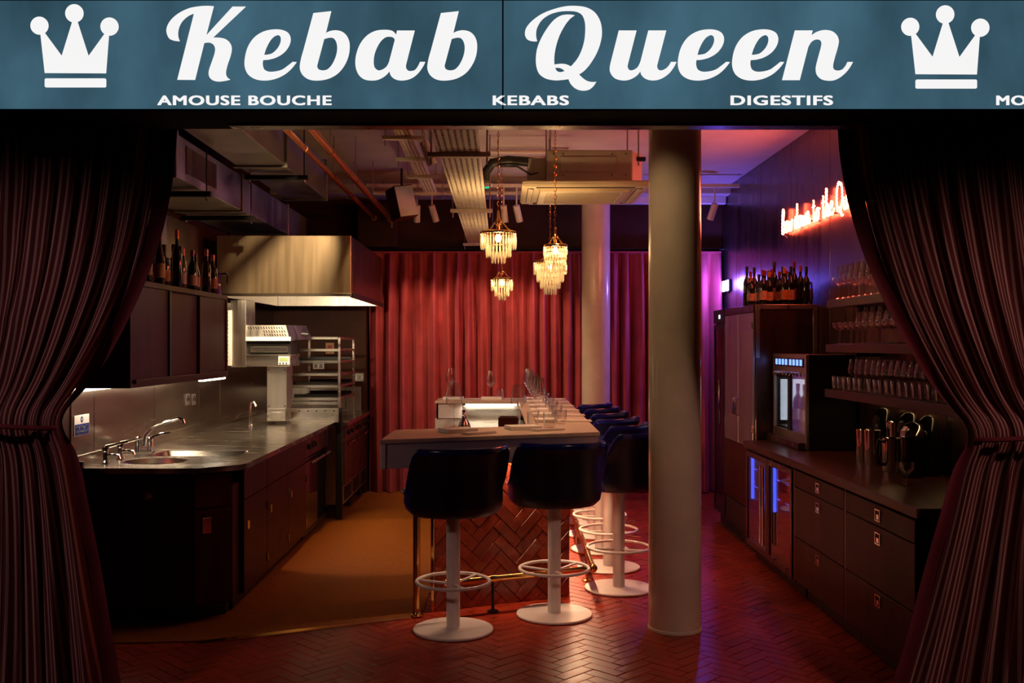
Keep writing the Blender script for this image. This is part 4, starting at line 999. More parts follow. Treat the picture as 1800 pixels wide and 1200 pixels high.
G = [M['bottledark'],M['bottlebrown'],M['bottledark']]; LB = [M['labelcream'],M['labelorange'],None,M['labelcream']]; CP = [M['foilblack'],M['foilred'],M['foilblack'],M['foilorange']]
tops = [(246,420,0),(262,412,1),(275,408,0),(288,384,2),(300,405,1),(312,430,2),(324,404,0),(338,433,2),(349,440,0),(360,446,1),(372,438,0)]
adj = ['squat','tall','slim','very tall','stout','broad','long-necked','flat-shouldered','small','short dark','orange-foiled']
for i, (bx, by, sh) in enumerate(tops):
    y = 5.72+i*.169; X_ = -2.19 - (0.03 if i % 2 else 0)
    h = max(.2, (606-by)*y/1750+1.6-1.979); r = .034+.006*(sh==2)
    bottle('liquor_bottle', '%s liquor bottle, number %d from the striped curtain in the front row on the wall cabinet' % (adj[i], i+1) if False else 'liquor bottle %s in the front row on the wall cabinet' % ['closest to the striped curtain','second from the striped curtain','third from the striped curtain','fourth from the curtain, the tallest','fifth from the striped curtain','sixth from the striped curtain','seventh from the curtain, long-necked','fifth from the purple coffee pot','fourth from the purple coffee pot','third from the purple coffee pot','second from the purple coffee pot'][i],
           'bottle', (X_,y,1.98), h, r, G[i%3], LB[i%4], CP[(i*3+1)%4], 'bottles on the wall cabinet', sh)
bottle('liquor_bottle','liquor bottle with orange foil right next to the purple coffee pot','bottle',(-2.17,7.505,1.98),.30,.036,M['bottlebrown'],M['labelorange'],M['foilorange'],'bottles on the wall cabinet',0)
for i in range(8):
    bottle('liquor_bottle','dark liquor bottle in the back row on the wall cabinet, %s from the striped curtain' % ['first','second','third','fourth','fifth','sixth','seventh','eighth'][i],'bottle',(-2.32,5.80+i*.21,1.98),rnd.uniform(.26,.34),.035,G[i%3],LB[(i+1)%4],CP[i%4],'back row bottles on the wall cabinet',i%3)
mk = thing('moka_pot', 'small purple moka coffee pot with black handle at the end of the wall cabinet', 'coffee pot', (-2.17,7.60,1.98))
MB().lathe([(.001,.001),(.042,.001),(.030,.07),(.029,.075)], (-2.17,7.60,1.98), 8).build('boiler', M['purple'], mk)
MB().lathe([(.032,.072),(.032,.085)], (-2.17,7.60,1.98), 16).build('band', M['chrome'], mk, smooth=True)
MB().lathe([(.029,.085),(.040,.165),(.012,.178),(.001,.19)], (-2.17,7.60,1.98), 8).build('pot', M['purple'], mk)
MB().tube([(-2.135,7.60,2.14),(-2.09,7.60,2.145),(-2.08,7.60,2.12),(-2.085,7.60,2.07)], .008, 8).build('handle', M['black'], mk, smooth=True)

# extraction hood
hd = thing('extraction_hood', 'large brushed steel extraction hood over the kitchen range', 'hood', (-1.8,9.1,2.0))
hx0, hx1, hy0, hy1, hz0, hz1 = -2.32, -1.225, 8.14, 10.3, 2.0, 2.493
B('front_panel', M['hoodsteel'], hd, hx0, hx1, hy0, hy0+.02, hz0, hz1); B('side_panel', M['darksteel'], hd, hx1-.02, hx1, hy0+.02, hy1, hz0, hz1)
B('side_panel', M['steelv'], hd, hx0, hx0+.02, hy0+.02, hy1, hz0, hz1); B('top_panel', M['galv'], hd, hx0+.02, hx1-.02, hy0+.02, hy1, hz1-.02, hz1)
B('back_panel', M['steelv'], hd, hx0+.02, hx1-.02, hy1-.02, hy1, hz0, hz1-.02)
B('front_lip', M['steel'], hd, hx0-.006, hx1+.006, hy0-.008, hy0, hz0-.004, hz0+.022, .002)
for k in range(7):
    mb = MB(); mb.obox((-1.45,hy0+.3+.27*k,hz0+.16), .5, .24, .02, Matrix.Rotation(R(38),3,'Y')); mb.build('filter', M['steel'], hd)
B('light_trough', M['steelv'], hd, hx0+.03, hx1-.03, hy0+.05, hy0+.2, hz0+.20, hz0+.24)
B('edge_trim', M['black'], hd, hx1, hx1+.02, hy0+.02, hy1, hz0-.01, hz0+.03)
hl = MB().box(-2.1,-1.4,8.22,8.30,hz0+.16,hz0+.19).build('lamp', M['led'], hd)
area('hood_lamp', (-1.75,8.27,hz0+.155), .7, .10, 28, (1,0.78,0.5), (R(22),0,0)); area('hood_lamp', (-1.75,8.27,hz0+.155), .7, .10, 4, (1,0.72,0.4))
# ================================================================== RIGHT SIDE
# base units
XW = 1.85
dc = []
def drawers(label, y0, y1):
    t = thing('drawer_unit', label, 'drawers', (2.15,(y0+y1)/2,0))
    B('body', M['wood'], t, XW+.02, XR-.02, y0+.002, y1-.002, .12, .83); B('plinth', M['black'], t, XW+.09, XR-.02, y0+.002, y1-.002, .002, .12)
    B('stile', M['darksteel'], t, XW+.0, XW+.02, y1-.024, y1-.002, .12, .83)
    for (z0,z1,hz) in ((.712,.815,.764),(.402,.706,.65),(.125,.396,.345)):
        d = B('drawer', M['wood'], t, XW, XW+.02, y0+.005, y1-.028, z0, z1)
        yc = (y0+y1)/2-.02
        h = MB(); h.box(XW-.005,XW,yc-.034,yc-.027,hz-.03,hz+.03); h.box(XW-.005,XW,yc+.027,yc+.034,hz-.03,hz+.03); h.box(XW-.005,XW,yc-.027,yc+.027,hz+.023,hz+.03); h.box(XW-.005,XW,yc-.027,yc+.027,hz-.03,hz-.023); h.box(XW-.004,XW,yc-.016,yc+.016,hz-.02,hz+.004)
        h.build('latch_handle', M['chrome'], d, bevel=.001)
drawers('dark wooden three-drawer unit nearest the right striped curtain', 4.44, 5.36)
drawers('dark wooden three-drawer unit next to the wine fridge', 5.36, 6.29)
wf = thing('wine_fridge', 'under-counter double-door wine fridge glowing blue inside', 'fridge', (2.15,6.9,0))
B('body_top', M['black'], wf, XW+.02, XR-.03, 6.30, 7.52, .80, .832); B('body_bottom', M['black'], wf, XW+.02, XR-.03, 6.30, 7.52, .10, .16); B('body_back', M['black'], wf, XR-.06, XR-.03, 6.30, 7.52, .16, .80)
for y in (6.30,6.89,7.49): B('divider', M['black'], wf, XW+.02, XR-.06, y, y+.03, .16, .80)
B('plinth', M['black'], wf, XW+.08, XR-.03, 6.30, 7.52, .002, .10)
for k in range(4):
    for ya_, yb_ in ((6.335,6.885),(6.925,7.485)):
        B('wire_shelf', M['chrome'], wf, XW+.05, XR-.07, ya_, yb_, .28+.13*k, .286+.13*k, 0)
for ya_, yb_ in ((6.32,6.895),(6.905,7.50)):
    d = MB()
    for (a,b,z0,z1) in ((ya_,ya_+.04,.115,.81),(yb_-.04,yb_,.115,.81),(ya_+.04,yb_-.04,.77,.81),(ya_+.04,yb_-.04,.115,.155)): d.box(XW-.004,XW+.018,a,b,z0,z1)
    dr = d.build('door_frame', M['darksteel'], wf, bevel=.001)
    B('door_pane', M['pane'], dr, XW+.004, XW+.008, ya_+.04, yb_-.04, .155, .77, 0)
    hy = ya_+.03 if ya_ > 6.5 else yb_-.03
    MB().cyl((XW-.04,hy,.22),(XW-.04,hy,.76),.011,n=12).build('handle', M['chrome'], dr, smooth=True)
for y in (6.86,7.46): B('light_strip', M['bluelight'], wf, XW+.03, XW+.045, y-.012, y+.012, .45, .79, 0)
def simple_wine(name, label, loc, axis_y=False, h=.30, r=.037, lab=None, cap=None, group=None, glass=None):
    return bottle(name, label, 'bottle', loc, h, r, glass or M['bottledark'], lab, cap or M['foilblack'], group, 0)
for k, (y, kk) in enumerate(((6.45,3),(6.62,3),(6.55,2),(7.1,3),(7.3,3),(7.2,2))):
    t = thing('wine_bottle', 'dark wine bottle lying in the blue-lit wine fridge, %s' % ['upper shelf nearest the drawers','upper shelf second from the drawers','lower shelf beside the drawers','upper shelf behind the far door','upper shelf at the far end','lower shelf behind the far door'][k], 'bottle', (2.1,y,.287+.13*kk), group='bottles in the wine fridge')
    mb = MB(); mb.tube([(1.92,y,.326+.13*kk),(2.0,y,.326+.13*kk),(2.03,y,.326+.13*kk),(2.06,y,.326+.13*kk),(2.24,y,.326+.13*kk)], [.013,.014,.022,.037,.037], 12); mb.build('glass_body', M['bottledark'], t, smooth=True)
    mb = MB(); mb.cyl((1.905,y,.326+.13*kk),(1.945,y,.326+.13*kk),.0155,n=12); mb.build('foil', M['foilorange'], t, smooth=True)
wtr = MB(); wtr.prism([(1.83,4.375),(XR-.015,4.375),(XR-.015,7.60),(1.83,7.52)], .832, .88)
o = wtr.build('drinks_worktop', M['wood2'], None, bevel=.004); tag(o, 'dark wooden worktop along the drinks counter on the right', 'worktop')
# tall fridge pair
fg = thing('steel_cupboard', 'tall two-door steel cupboard with dark bottles standing on it', 'cupboard', (2.19,8.13,0))
fx = 1.939
B('body', M['darksteel'], fg, fx+.02, XR-.016, 7.65, 8.61, .10, 1.91, .004)
mb = MB(); mb.box(fx+.02,fx+.05,7.642,7.65,1.5,1.91); mb.box(XR-.05,XR-.016,7.642,7.65,1.5,1.91); mb.box(fx+.05,XR-.05,7.642,7.65,1.875,1.91); mb.build('end_frame', M['steelv'], fg, bevel=.001)
for ya_, yb_ in ((7.655,8.13),(8.135,8.605)):
    d = B('door', M['steelv'], fg, fx, fx+.018, ya_, yb_, .80, 1.85, .003)
    hy = 8.10 if yb_ < 8.2 else 8.165
    MB().tube([(fx,hy,1.17),(fx-.03,hy,1.16),(fx-.03,hy,1.04),(fx,hy,1.03)], .009, 10).build('handle', M['chrome'], d, smooth=True)
    B('lower_door', M['wood'], fg, fx, fx+.018, ya_, yb_, .32, .795, .002)
    for zz in (1.75,.95): B('hinge', M['chrome'], d, fx-.006, fx+.004, (ya_+.002 if yb_<8.2 else yb_-.012), (ya_+.012 if yb_<8.2 else yb_-.002), zz-.03, zz+.03, .001)
B('header', M['darksteel'], fg, fx+.0, fx+.02, 7.655, 8.605, 1.855, 1.91); B('plinth', M['black'], fg, fx+.06, XR-.016, 7.66, 8.60, .002, .10); B('grille', M['black'], fg, fx+.005, fx+.02, 7.66, 8.60, .11, .31)
fd = thing('display_fridge', 'tall dark glass-door fridge with a small lit display at the back', 'fridge', (2.19,8.84,0))
B('body', M['black'], fd, fx+.02, XR-.016, 8.615, 9.06, .10, 1.91, .004)
mb = MB(); mb.box(fx,fx+.02,8.62,8.655,.12,1.78); mb.box(fx,fx+.02,9.02,9.055,.12,1.78); mb.box(fx,fx+.02,8.655,9.02,1.74,1.78); mb.box(fx,fx+.02,8.655,9.02,.12,.17); df = mb.build('door_frame', M['black'], fd, bevel=.002)
B('door_pane', M['blackglass'], df, fx+.006, fx+.012, 8.655, 9.02, .17, 1.74, 0)
hdp = B('header', M['black'], fd, fx-.002, fx+.02, 8.62, 9.055, 1.79, 1.91); B('display', M['coldlight'], hdp, fx-.004, fx-.002, 8.78, 8.84, 1.83, 1.865, 0)
MB().cyl((fx-.03,8.69,.9),(fx-.03,8.69,1.3),.010,n=10).build('handle', M['chrome'], fd, smooth=True)
B('plinth', M['black'], fd, fx+.06, XR-.016, 8.62, 9.05, .002, .10)
# bottles on the cupboard
bl = [(1320,486),(1334,482),(1341,474),(1352,478),(1361,459),(1370,477),(1379,470),(1390,468),(1396,459),(1407,466),(1417,468),(1431,466)]
lbls = ['at the violet end of the group on the steel cupboard','second from the violet end on the steel cupboard','third from the violet end on the steel cupboard','fourth from the violet end on the steel cupboard','with a tall stopper rising above its row on the steel cupboard','sixth from the violet end on the steel cupboard','with red-flecked neck in the middle of the group on the steel cupboard','right of the middle of the group on the steel cupboard','with a pale neck seal, the tallest on the steel cupboard','fourth from the glass shelves on the steel cupboard','third from the glass shelves on the steel cupboard','with orange neck and two pale labels nearest the glass shelves']
for i, ((bx,by),lb) in enumerate(zip(bl,lbls)):
    y = 7.74 + (0.185 if i in (4,8) else 0.0) + (.09 if i % 2 else 0); xx = (bx-880)*y/1750
    h = 1.6+(606-by)*y/1750-1.911
    t = bottle('wine_bottle','dark bottle '+lb,'bottle',(xx,y,1.9105),h,.030,M['bottledark'],M['labelcream'] if i not in (6,9,10) else (M['labelorange'] if i==6 else None),[M['foilorange'],M['foilblack'],M['foilred']][i%3] if i!=11 else M['foilorange'],'bottles on the steel cupboard',0)
for i in range(9):
    t = bottle('wine_bottle','dark bottle in the rear rows on the steel cupboard, %s from the door side' % ['first','second','third','fourth','fifth','sixth','seventh','eighth','ninth'][i],'bottle',(1.99+.048*i,8.04+.075*(i%3),1.9105),random.Random(i).uniform(.28,.33),.031,M['bottledark'],None,[M['foilblack'],M['foilred']][i%2],'rear bottles on the steel cupboard',0)
# wine dispenser
wd = thing('wine_dispenser', 'steel wine dispenser with blue screens and lit bottles on the drinks worktop', 'dispenser', (2.26,7.19,.88))
X = 2.08; y0, y1 = 6.78, 7.60
mb = MB(); mb.box(X+.02,XR-.03,y0,y0+.02,.885,1.534); mb.box(X+.02,XR-.03,y1-.02,y1,.885,1.534); mb.box(X+.02,XR-.03,y0+.02,y1-.02,1.36,1.534); mb.box(X+.02,XR-.03,y0+.02,y1-.02,.885,1.0); mb.box(XR-.05,XR-.03,y0+.02,y1-.02,1.0,1.36)
mb.build('case', M['black'], wd, bevel=.002)
mb = MB(); mb.box(X,X+.02,y0,y0+.03,.885,1.534); mb.box(X,X+.02,y1-.03,y1,.885,1.534); mb.box(X,X+.02,y0+.03,y1-.03,1.40,1.534); mb.box(X,X+.02,y0+.03,y1-.03,.93,.985)
fm = mb.build('front_frame', M['steelv'], wd, bevel=.001)
mb = MB(); mb.box(X-.004,X,y0+.05,y1-.05,1.445,1.505); mb.build('control_strip', M['black'], wd)
for k in range(8):
    yy = y0+.08+.083*k+(.02 if k>3 else 0); B('screen', M['bluescr'], wd, X-.006, X-.004, yy, yy+.05, 1.455, 1.497, 0)
B('end_glow', M['coldlight'], wd, X+.05, XR-.06, y1-.024, y1-.02, 1.03, 1.34, 0); B('partition_glow', M['coldlight'], wd, X+.16, XR-.06, 7.165, 7.17, 1.03, 1.34, 0)  # glowing panels added, standing in for the lit end wall and divider
B('backlight', M['coldlight'], wd, XR-.056, XR-.050, y0+.06, y1-.06, 1.03, 1.34, 0)
B('centre_post', M['black'], wd, X, X+.02, (y0+y1)/2-.03, (y0+y1)/2+.03, .985, 1.40)
B('pane', M['pane'], wd, X+.008, X+.012, y0+.03, y1-.03, .985, 1.40, 0)
for k in range(8):
    yy = y0+.11+.083*k; MB().tube([(X+.0,yy,1.405),(X-.03,yy,1.40),(X-.035,yy,1.375)], .006, 8).build('spout', M['chrome'], wd, smooth=True)
B('drip_tray', M['darksteel'], wd, X-.05, X+.02, y0+.02, y1-.02, .882, .93)
B('badge', M['foilorange'], wd, X-.053, X-.05, y0+.10, y0+.15, .90, .918, .001)
dl = ['nearest','second nearest','third nearest','farthest']
for k in range(4):
    yy = y0+.15+.17*k; simple_wine('wine_bottle','bottle in the lit wine dispenser, %s to the camera' % dl[k],(2.22,yy,1.002),h=.31,r=.036,lab=M['paper'],group='bottles in the dispenser')
area('dispenser_light', (2.2,7.19,1.385), .1, .6, 1.2, (.8,.88,1))
# shelves
for z, nm, y0, y1 in ((1.887,'top',4.45,6.52),(1.60,'middle',4.45,6.54),(1.307,'bottom',4.45,6.56)):
    t = thing('wall_shelf', 'dark wooden %s shelf of glassware on the right wall' % nm, 'shelf', (2.29,5.5,z))
    B('board', M['wood2'], t, 2.14, XR-.014, y0, y1, z-.040, z, .003)
    B('front_lip', M['wood2'], t, 2.135, 2.15, y0, y1, z-.048, z+.004, .002)
    for y in (y0+.15,(y0+y1)/2,y1-.15): B('bracket', M['black'], t, 2.28, XR-.014, y-.008, y+.008, z-.075, z-.040, .001)
area('shelf_led', (2.42,5.6,1.262), .02, 1.8, 0.7, (1,0.6,0.25))
def plain_glass(name, label, prof, group, n=18):
    o = MB().lathe(prof, n=n).build(name, M['glass'], None, smooth=True, angle=60); return tag(o, label, 'glass', group)
hi = plain_glass('highball_glass', 'stemmed tall glass on the top right shelf', wine_profile(.22,.042), 'stemmed glasses on the top shelf')
co = plain_glass('coupe_glass', 'small coupe glass on the middle right shelf', [(.001,.0015),(.034,.0015),(.034,.004),(.005,.012),(.004,.085),(.012,.092),(.040,.112),(.047,.140),(.045,.140),(.038,.114),(.001,.095)], 'coupes on the middle shelf')
bl_ = plain_glass('balloon_glass', 'large balloon wine glass on the middle right shelf', wine_profile(.235,.046), 'balloon glasses on the middle shelf')
rk_ = plain_glass('rocks_glass', 'short rocks glass on the bottom right shelf', [(.001,.002),(.036,.002),(.038,.006),(.041,.09),(.0395,.09),(.035,.014),(.001,.012)], 'rocks glasses on the bottom shelf')
sn = plain_glass('stemmed_glass', 'stemmed wine glass on the bottom right shelf', wine_profile(.20,.040), 'stemmed glasses on the bottom shelf')
ORD = ['first','second','third','fourth','fifth','sixth','seventh','eighth','ninth','tenth','eleventh','twelfth','thirteenth','fourteenth','fifteenth','sixteenth','seventeenth','eighteenth','nineteenth','twentieth']
def row(src, xs, y0, y1, dy, z, jit=.003):
    first = True; k = 0; y = y1; lab0 = src['label']
    while y > y0:
        for j_, x in enumerate(xs):
            lx, ly = x+random.uniform(-jit,jit), y+random.uniform(-jit,jit)
            if first: src.location = (lx,ly,z); first = False; c = src
            else: c = src.copy(); COL.objects.link(c); c.location = (lx,ly,z); c.rotation_euler = (0,0,random.uniform(0,6))
            rn_ = ['', ', front row', ', back row'][0] if len(xs) == 1 else ([', front row', ', back row'] if len(xs) == 2 else [', front row', ', middle row', ', back row'])[j_]
            c['label'] = lab0 + rn_ + ', ' + ORD[k] + ' from the far end'
        y -= dy; k += 1
row(hi, (2.185,2.285,2.38), 4.95, 6.44, .098, 1.8885)
row(co, (2.185,), 4.95, 6.42, .104, 1.6015)
row(bl_, (2.288,2.388), 4.95, 6.30, .118, 1.6015, .002)
row(rk_, (2.19,), 4.75, 5.85, .092, 1.3085)
row(sn, (2.28,2.375), 4.75, 6.42, .094, 1.3085)
row_first = plain_glass('rocks_glass', 'rocks glass by the far end of the bottom right shelf', [(.001,.002),(.036,.002),(.038,.006),(.041,.09),(.0395,.09),(.035,.014),(.001,.012)], 'rocks glasses at the far end of the bottom shelf')
row(row_first, (2.19,), 5.93, 6.45, .092, 1.3085)
# bar tools on the counter
def shaker(name, label, cat, x, y, prof, m, extra=None):
    t = thing(name, label, cat, (x,y,.88))
    MB().lathe(prof, (x,y,.88), 28).build('body', m, t, smooth=True, angle=50)
    return t
def cupP(r, h): return [(.001,.002),(r*.93,.002),(r*.95,.008),(r,h-.006),(r*1.03,h),(r*.97,h-.004),(r*.90,.012),(.001,.010)]
tools = [('mixing_cup','steel mixing cup at the far end of the cups on the drinks worktop',2.24,6.13,.050,.20),('mixing_cup','steel mixing cup second from the wine dispenser',2.23,5.97,.048,.21),('steel_jug','large steel jug behind the mixing cups',2.36,5.95,.055,.26)]
for nm, lb, pxx, y, r, h in tools:
    x = pxx; shaker(nm, lb, 'cup', x, y, cupP(r,h), M['chrome'])
x = 2.24
pt = thing('steel_pitcher', 'shiny steel pitcher with black looped handle among the bar cups', 'pitcher', (x,5.68,.88))
MB().lathe(cupP(.062,.19), (x,5.68,.88), 28).build('body', M['chrome'], pt, smooth=True, angle=50)
MB().tube([(x-.058,5.66,1.05),(x-.10,5.64,1.06),(x-.115,5.63,1.0),(x-.10,5.64,.93),(x-.058,5.66,.92)], .010, 8).build('handle', M['black'], pt, smooth=True)
x = 2.24
sh = thing('cocktail_shaker', 'dark glass jar with domed lid right of the steel pitcher', 'jar', (x,5.42,.88))
MB().lathe(cupP(.06,.22), (x,5.42,.88), 24).build('body', M['blackgloss'], sh, smooth=True, angle=50)
MB().lathe([(.062,.22),(.06,.25),(.04,.285),(.012,.30),(.001,.302)], (x,5.42,.88), 24).build('lid', M['chrome'], sh, smooth=True)
for k, (pxx, y, r, lb) in enumerate(((2.365,6.15,.064,'domed black canister behind the mixing cups'),(2.362,5.75,.066,'wide domed black canister behind the shaker jar'),(2.365,5.5,.060,'domed dark canister nearest the striped curtain'))):
    x = pxx
    t = thing('canister', lb, 'canister', (x,y,.88))
    MB().lathe([(.001,.002),(r,.002),(r,.18),(r*.98,.20)], (x,y,.88), 24).build('body', M['blackgloss'], t, smooth=True, angle=50)
    MB().lathe([(r*1.02,.20),(r,.25),(r*.8,.30),(r*.4,.325),(.001,.33)], (x,y,.88), 24).build('lid', M['blackgloss'], t, smooth=True)
x = (1590-880)*5.45/1750
cg = plain_glass('sherry_glass', 'small stemmed glass alone near the edge of the drinks worktop', [(.001,.0015),(.036,.0015),(.036,.004),(.005,.012),(.004,.05),(.012,.058),(.035,.085),(.036,.12),(.034,.12),(.033,.086),(.001,.062)], None)
cg.location = (2.08,5.1,.8805)
# violet wall light
y = 10.64; vl = thing('violet_wall_light', 'small double violet wall light glowing on the back of the steel wall', 'light', (2.40,y,2.23))
B('bracket', M['black'], vl, 2.425, XR-.012, y-.012, y+.012, 2.15, 2.31); 
for dx in (-1,1):
    hh = B('lamp_head', M['black'], vl, 2.405, 2.432, y+dx*.085-.06, y+dx*.085+.06, 2.165, 2.295); B('lens', M['violet'], hh, 2.398, 2.405, y+dx*.085-.05, y+dx*.085+.05, 2.175, 2.285, 0)
point('violet_lamp', (2.28,10.50,2.25), 46, (.15,.11,1.0), .05)
# neon
STK = {
 'B':[[(.1,0),(.12,.9),(.2,1.9),(.38,2.1),(.62,1.8),(.45,1.25),(.2,1.1),(.55,1.05),(.8,.6),(.6,.08),(.3,-.05),(.1,.1)]],
 'o':[[(.5,.95),(.2,.8),(.1,.4),(.3,0),(.6,.1),(.75,.5),(.6,.9),(.5,.95),(.75,.8),(1.0,.85)]],
 'w':[[(0,.9),(.1,.3),(.25,0),(.45,.3),(.5,.8),(.55,.2),(.75,0),(.95,.4),(1.0,.9),(1.15,.8)]],
 'd':[[(.65,.85),(.35,1),(.1,.55),(.2,.05),(.5,.1),(.72,.6),(.8,1.4),(.75,2.0),(.68,1.5),(.68,.5),(.8,.02),(1.05,.3)]],
 'n':[[(0,.8),(.12,.9),(.15,0),(.2,.6),(.45,1),(.65,.8),(.62,.2),(.8,0),(1.05,.35)]],
 't':[[(.3,1.7),(.28,.5),(.4,.0),(.65,.15),(.8,.4)],[(.05,1.15),(.6,1.2)]],
 'h':[[(0,.2),(.3,1.2),(.35,2.0),(.22,2.1),(.18,1.2),(.15,0),(.22,.6),(.45,.95),(.62,.7),(.6,.15),(.78,.0),(1,.3)]],
 'e':[[(.1,.45),(.5,.6),(.6,.85),(.4,1.0),(.15,.7),(.15,.25),(.4,0),(.7,.1),(.95,.4)]],
 'Q':[[(.85,1.9),(.5,2.15),(.15,1.7),(.05,.9),(.25,.15),(.7,.0),(1.1,.5),(1.2,1.3),(1.0,1.95),(.8,2.05)],[(.5,.35),(.8,.2),(1.1,-.35),(1.35,-.3)]],
 'u':[[(.05,.95),(.08,.3),(.3,0),(.55,.3),(.62,.95),(.62,.2),(.8,0),(1.05,.35)]]}
ADV = {'B':.95,'o':.95,'w':1.12,'d':1.0,'n':1.02,'t':.75,'h':.98,'e':.9,'Q':1.45,'u':1.02,' ':.55}
nt_ = thing('neon_sign', 'glowing red neon handwriting on the dark steel wall above the shelves', 'sign', (XR-.05,7.4,2.5))
s_ = .098; w_ = .101; y = 8.50
for chh in 'Bow down to the Queen':
    if chh != ' ':
        mb = MB()
        for st in STK[chh]:
            pts = outline(st, 6, closed=False)
            mb.tube([(XR-.05+.004*(i%2), y-p[0]*w_, 2.545+p[1]*s_) for i, p in enumerate(pts)], .0065, 8)
        mb.build('neon_letter', M['neon'], nt_, smooth=True, angle=80)
    y -= ADV[chh]*w_
for yy in (8.42,8.1,7.7,7.25,6.9,6.6):
    MB().cyl((XR-.05,yy,2.56),(XR-.012,yy,2.56),.006,n=8).build('standoff', M['black'], nt_)
mb = MB(); mb.tube([(XR-.03,8.47,2.53),(XR-.02,8.42,2.50),(XR-.02,8.38,2.53)], .004, 6); mb.build('cable', M['black'], nt_)
area('neon_glow', (XR-.10,7.45,2.66), .25, 1.9, 16, (1,.18,.12), (0,R(90),0))
# ================================================================== CEILING SERVICES
# ducts
d1 = thing('air_duct', 'large galvanised steel air duct running under the ceiling beside the copper pipes', 'duct', (-1.73,6.7,2.89))
B('shell', M['galv'], d1, -1.90, -1.55, 4.6, 8.81, 2.889, 3.22, .004)
for y in (5.2,7.16,8.79): B('flange', M['galv'], d1, -1.92, -1.53, y-.02, y+.02, 2.872, 3.235, .002)
d2 = thing('air_duct', 'lower galvanised extract duct against the left wall above the bottles', 'duct', (-2.18,7.0,2.6))
B('shell', M['galv'], d2, XL+.01, -1.93, 4.7, 9.9, 2.60, 2.86, .004)
for y in (5.9,7.42,9.0): B('flange', M['galv'], d2, XL+.01, -1.915, y-.02, y+.02, 2.588, 2.872, .002)
B('access_panel', M['darksteel'], d2, -1.93, -1.925, 6.1, 6.75, 2.65, 2.82, .002)
def hanger(label, y, x0, x1, z, topz=HC):
    t = thing('duct_hanger', label, 'hanger', ((x0+x1)/2,y,z))
    B('channel', M['black'], t, x0, x1, y-.02, y+.02, z-.035, z, .003)
    for x in (x0+.03,x1-.03): MB().cyl((x,y,z-.06),(x,y,topz-.001),.005,n=8).build('rod', M['black'], t); 
    for x in (x0+.03,x1-.03): MB().cyl((x,y,z-.05),(x,y,z-.037),.011,n=6).build('nut', M['chrome'], t)
hanger('black channel hanger below the middle of the large air duct', 7.45, -2.0 if False else -1.91, -1.44, 2.868)
hanger('black channel hanger below the near end of the lower duct', 6.4, -2.44, -1.86, 2.586, 2.87)
hanger('black channel hanger below the far end of the lower duct', 7.62, -2.44, -1.88, 2.586, 2.87)
# copper pipes
for lab, x, z, y0, y1, r in (('thicker copper pipe hung below the ceiling, ending near the loudspeaker',-1.18,2.945,4.6,10.695,.026),('thinner copper pipe alongside the air duct',-1.357,2.96,4.6,10.695,.02)):
    t = thing('copper_pipe', lab, 'pipe', (x,7,z))
    MB().cyl((x,y0,z),(x,y1,z),r,n=16).build('tube', M['copper'], t, smooth=True)
    MB().cyl((x,y1-.03,z),(x,y1,z),r+.012,n=16).build('wall_flange', M['copper'], t, smooth=True)
    for y in (5.6,6.9,8.1,9.2):
        if y < y1:
            mb = MB(); mb.cyl((x,y-.012,z),(x,y+.012,z),r+.004,n=16); c_ = mb.build('clip', M['copper'], t, smooth=True)
            MB().cyl((x,y,z+r),(x,y,HC-.001),.004,n=6).build('rod', M['galv'], c_)
eb = thing('switch_cabinet', 'dark electrical cabinet high on the wall right of the extraction hood', 'cabinet', (-1.32,10.85,2.66))
B('case', M['brownwall'], eb, -1.55, -1.12, 10.72, 10.975, 2.66, 3.12, .004)
ebd = B('door', M['brownwall'], eb, -1.53, -1.14, 10.705, 10.72, 2.68, 3.10, .003)
B('latch', M['galv'], ebd, -1.18, -1.16, 10.698, 10.705, 2.86, 2.92, .001)
# perforated cable trays
def cable_tray(label, xc, w, z, y0, y1, cols, pitch, slot, brackets, hang=HC):
    t = thing('cable_tray', label, 'cable tray', (xc,(y0+y1)/2,z))
    n = int((y1-y0)/pitch); mb = MB(); cw = w/cols
    xs = []
    for c_ in range(cols):
        a = xc-w/2+c_*cw; xs += [a, a+cw*.30, a+cw*.70]
    xs.append(xc+w/2)
    ysl = []
    for k in range(n): ysl += [y0+k*pitch, y0+k*pitch+pitch*(1-slot)]
    ysl.append(y0+n*pitch)
    nx = len(xs)
    for y in ysl:
        for x in xs: mb.v.append((x,y,z))
    for j in range(len(ysl)-1):
        for i in range(nx-1):
            if i % 3 == 1 and j % 2 == 1: continue
            a = j*nx+i; mb.f.append((a,a+1,a+nx+1,a+nx))
    o = mb.build('perforated_bed', M['traypaint'], t, fix=False)
    so = o.modifiers.new('thickness','SOLIDIFY'); so.thickness = .003
    for k in range(cols): MB().tube([(xc-w/2+cw*(k+.5)+.006*math.sin(1.7*y_+k*2), y_, z+.014) for y_ in [y0+(y1-y0)*q_/24 for q_ in range(25)]], cw*.42, 6).build('cable', M['rubber'], t, smooth=True)  # dark cables added so the slots read dark against the lit ceiling
    for s_ in (-1,1): B('side_flange', M['traypaint'], t, xc+s_*w/2-.002, xc+s_*w/2+.002, y0, y1, z, z+.035, 0)
    for y, ww in brackets:
        b = B('bracket', M['traypaint'], t, xc-ww/2, xc+ww/2, y-.02, y+.02, z-.03, z-.002, .003)
        for s_ in (-1,1): MB().cyl((xc+s_*(ww/2-.02),y,z-.07),(xc+s_*(ww/2-.02),y,hang-.001),.005,n=6).build('rod', M['galv'], b)
cable_tray('wide cream perforated cable tray running back over the bar', -.237, .235, 2.70, 4.6, 10.9, 7, .046, .58, ((5.6,.36),(7.95,.36),(8.1,.0001) if False else (7.95,.36),(10.75,.34)) if False else ((5.68,.36),(8.05,.34),(10.75,.34)))
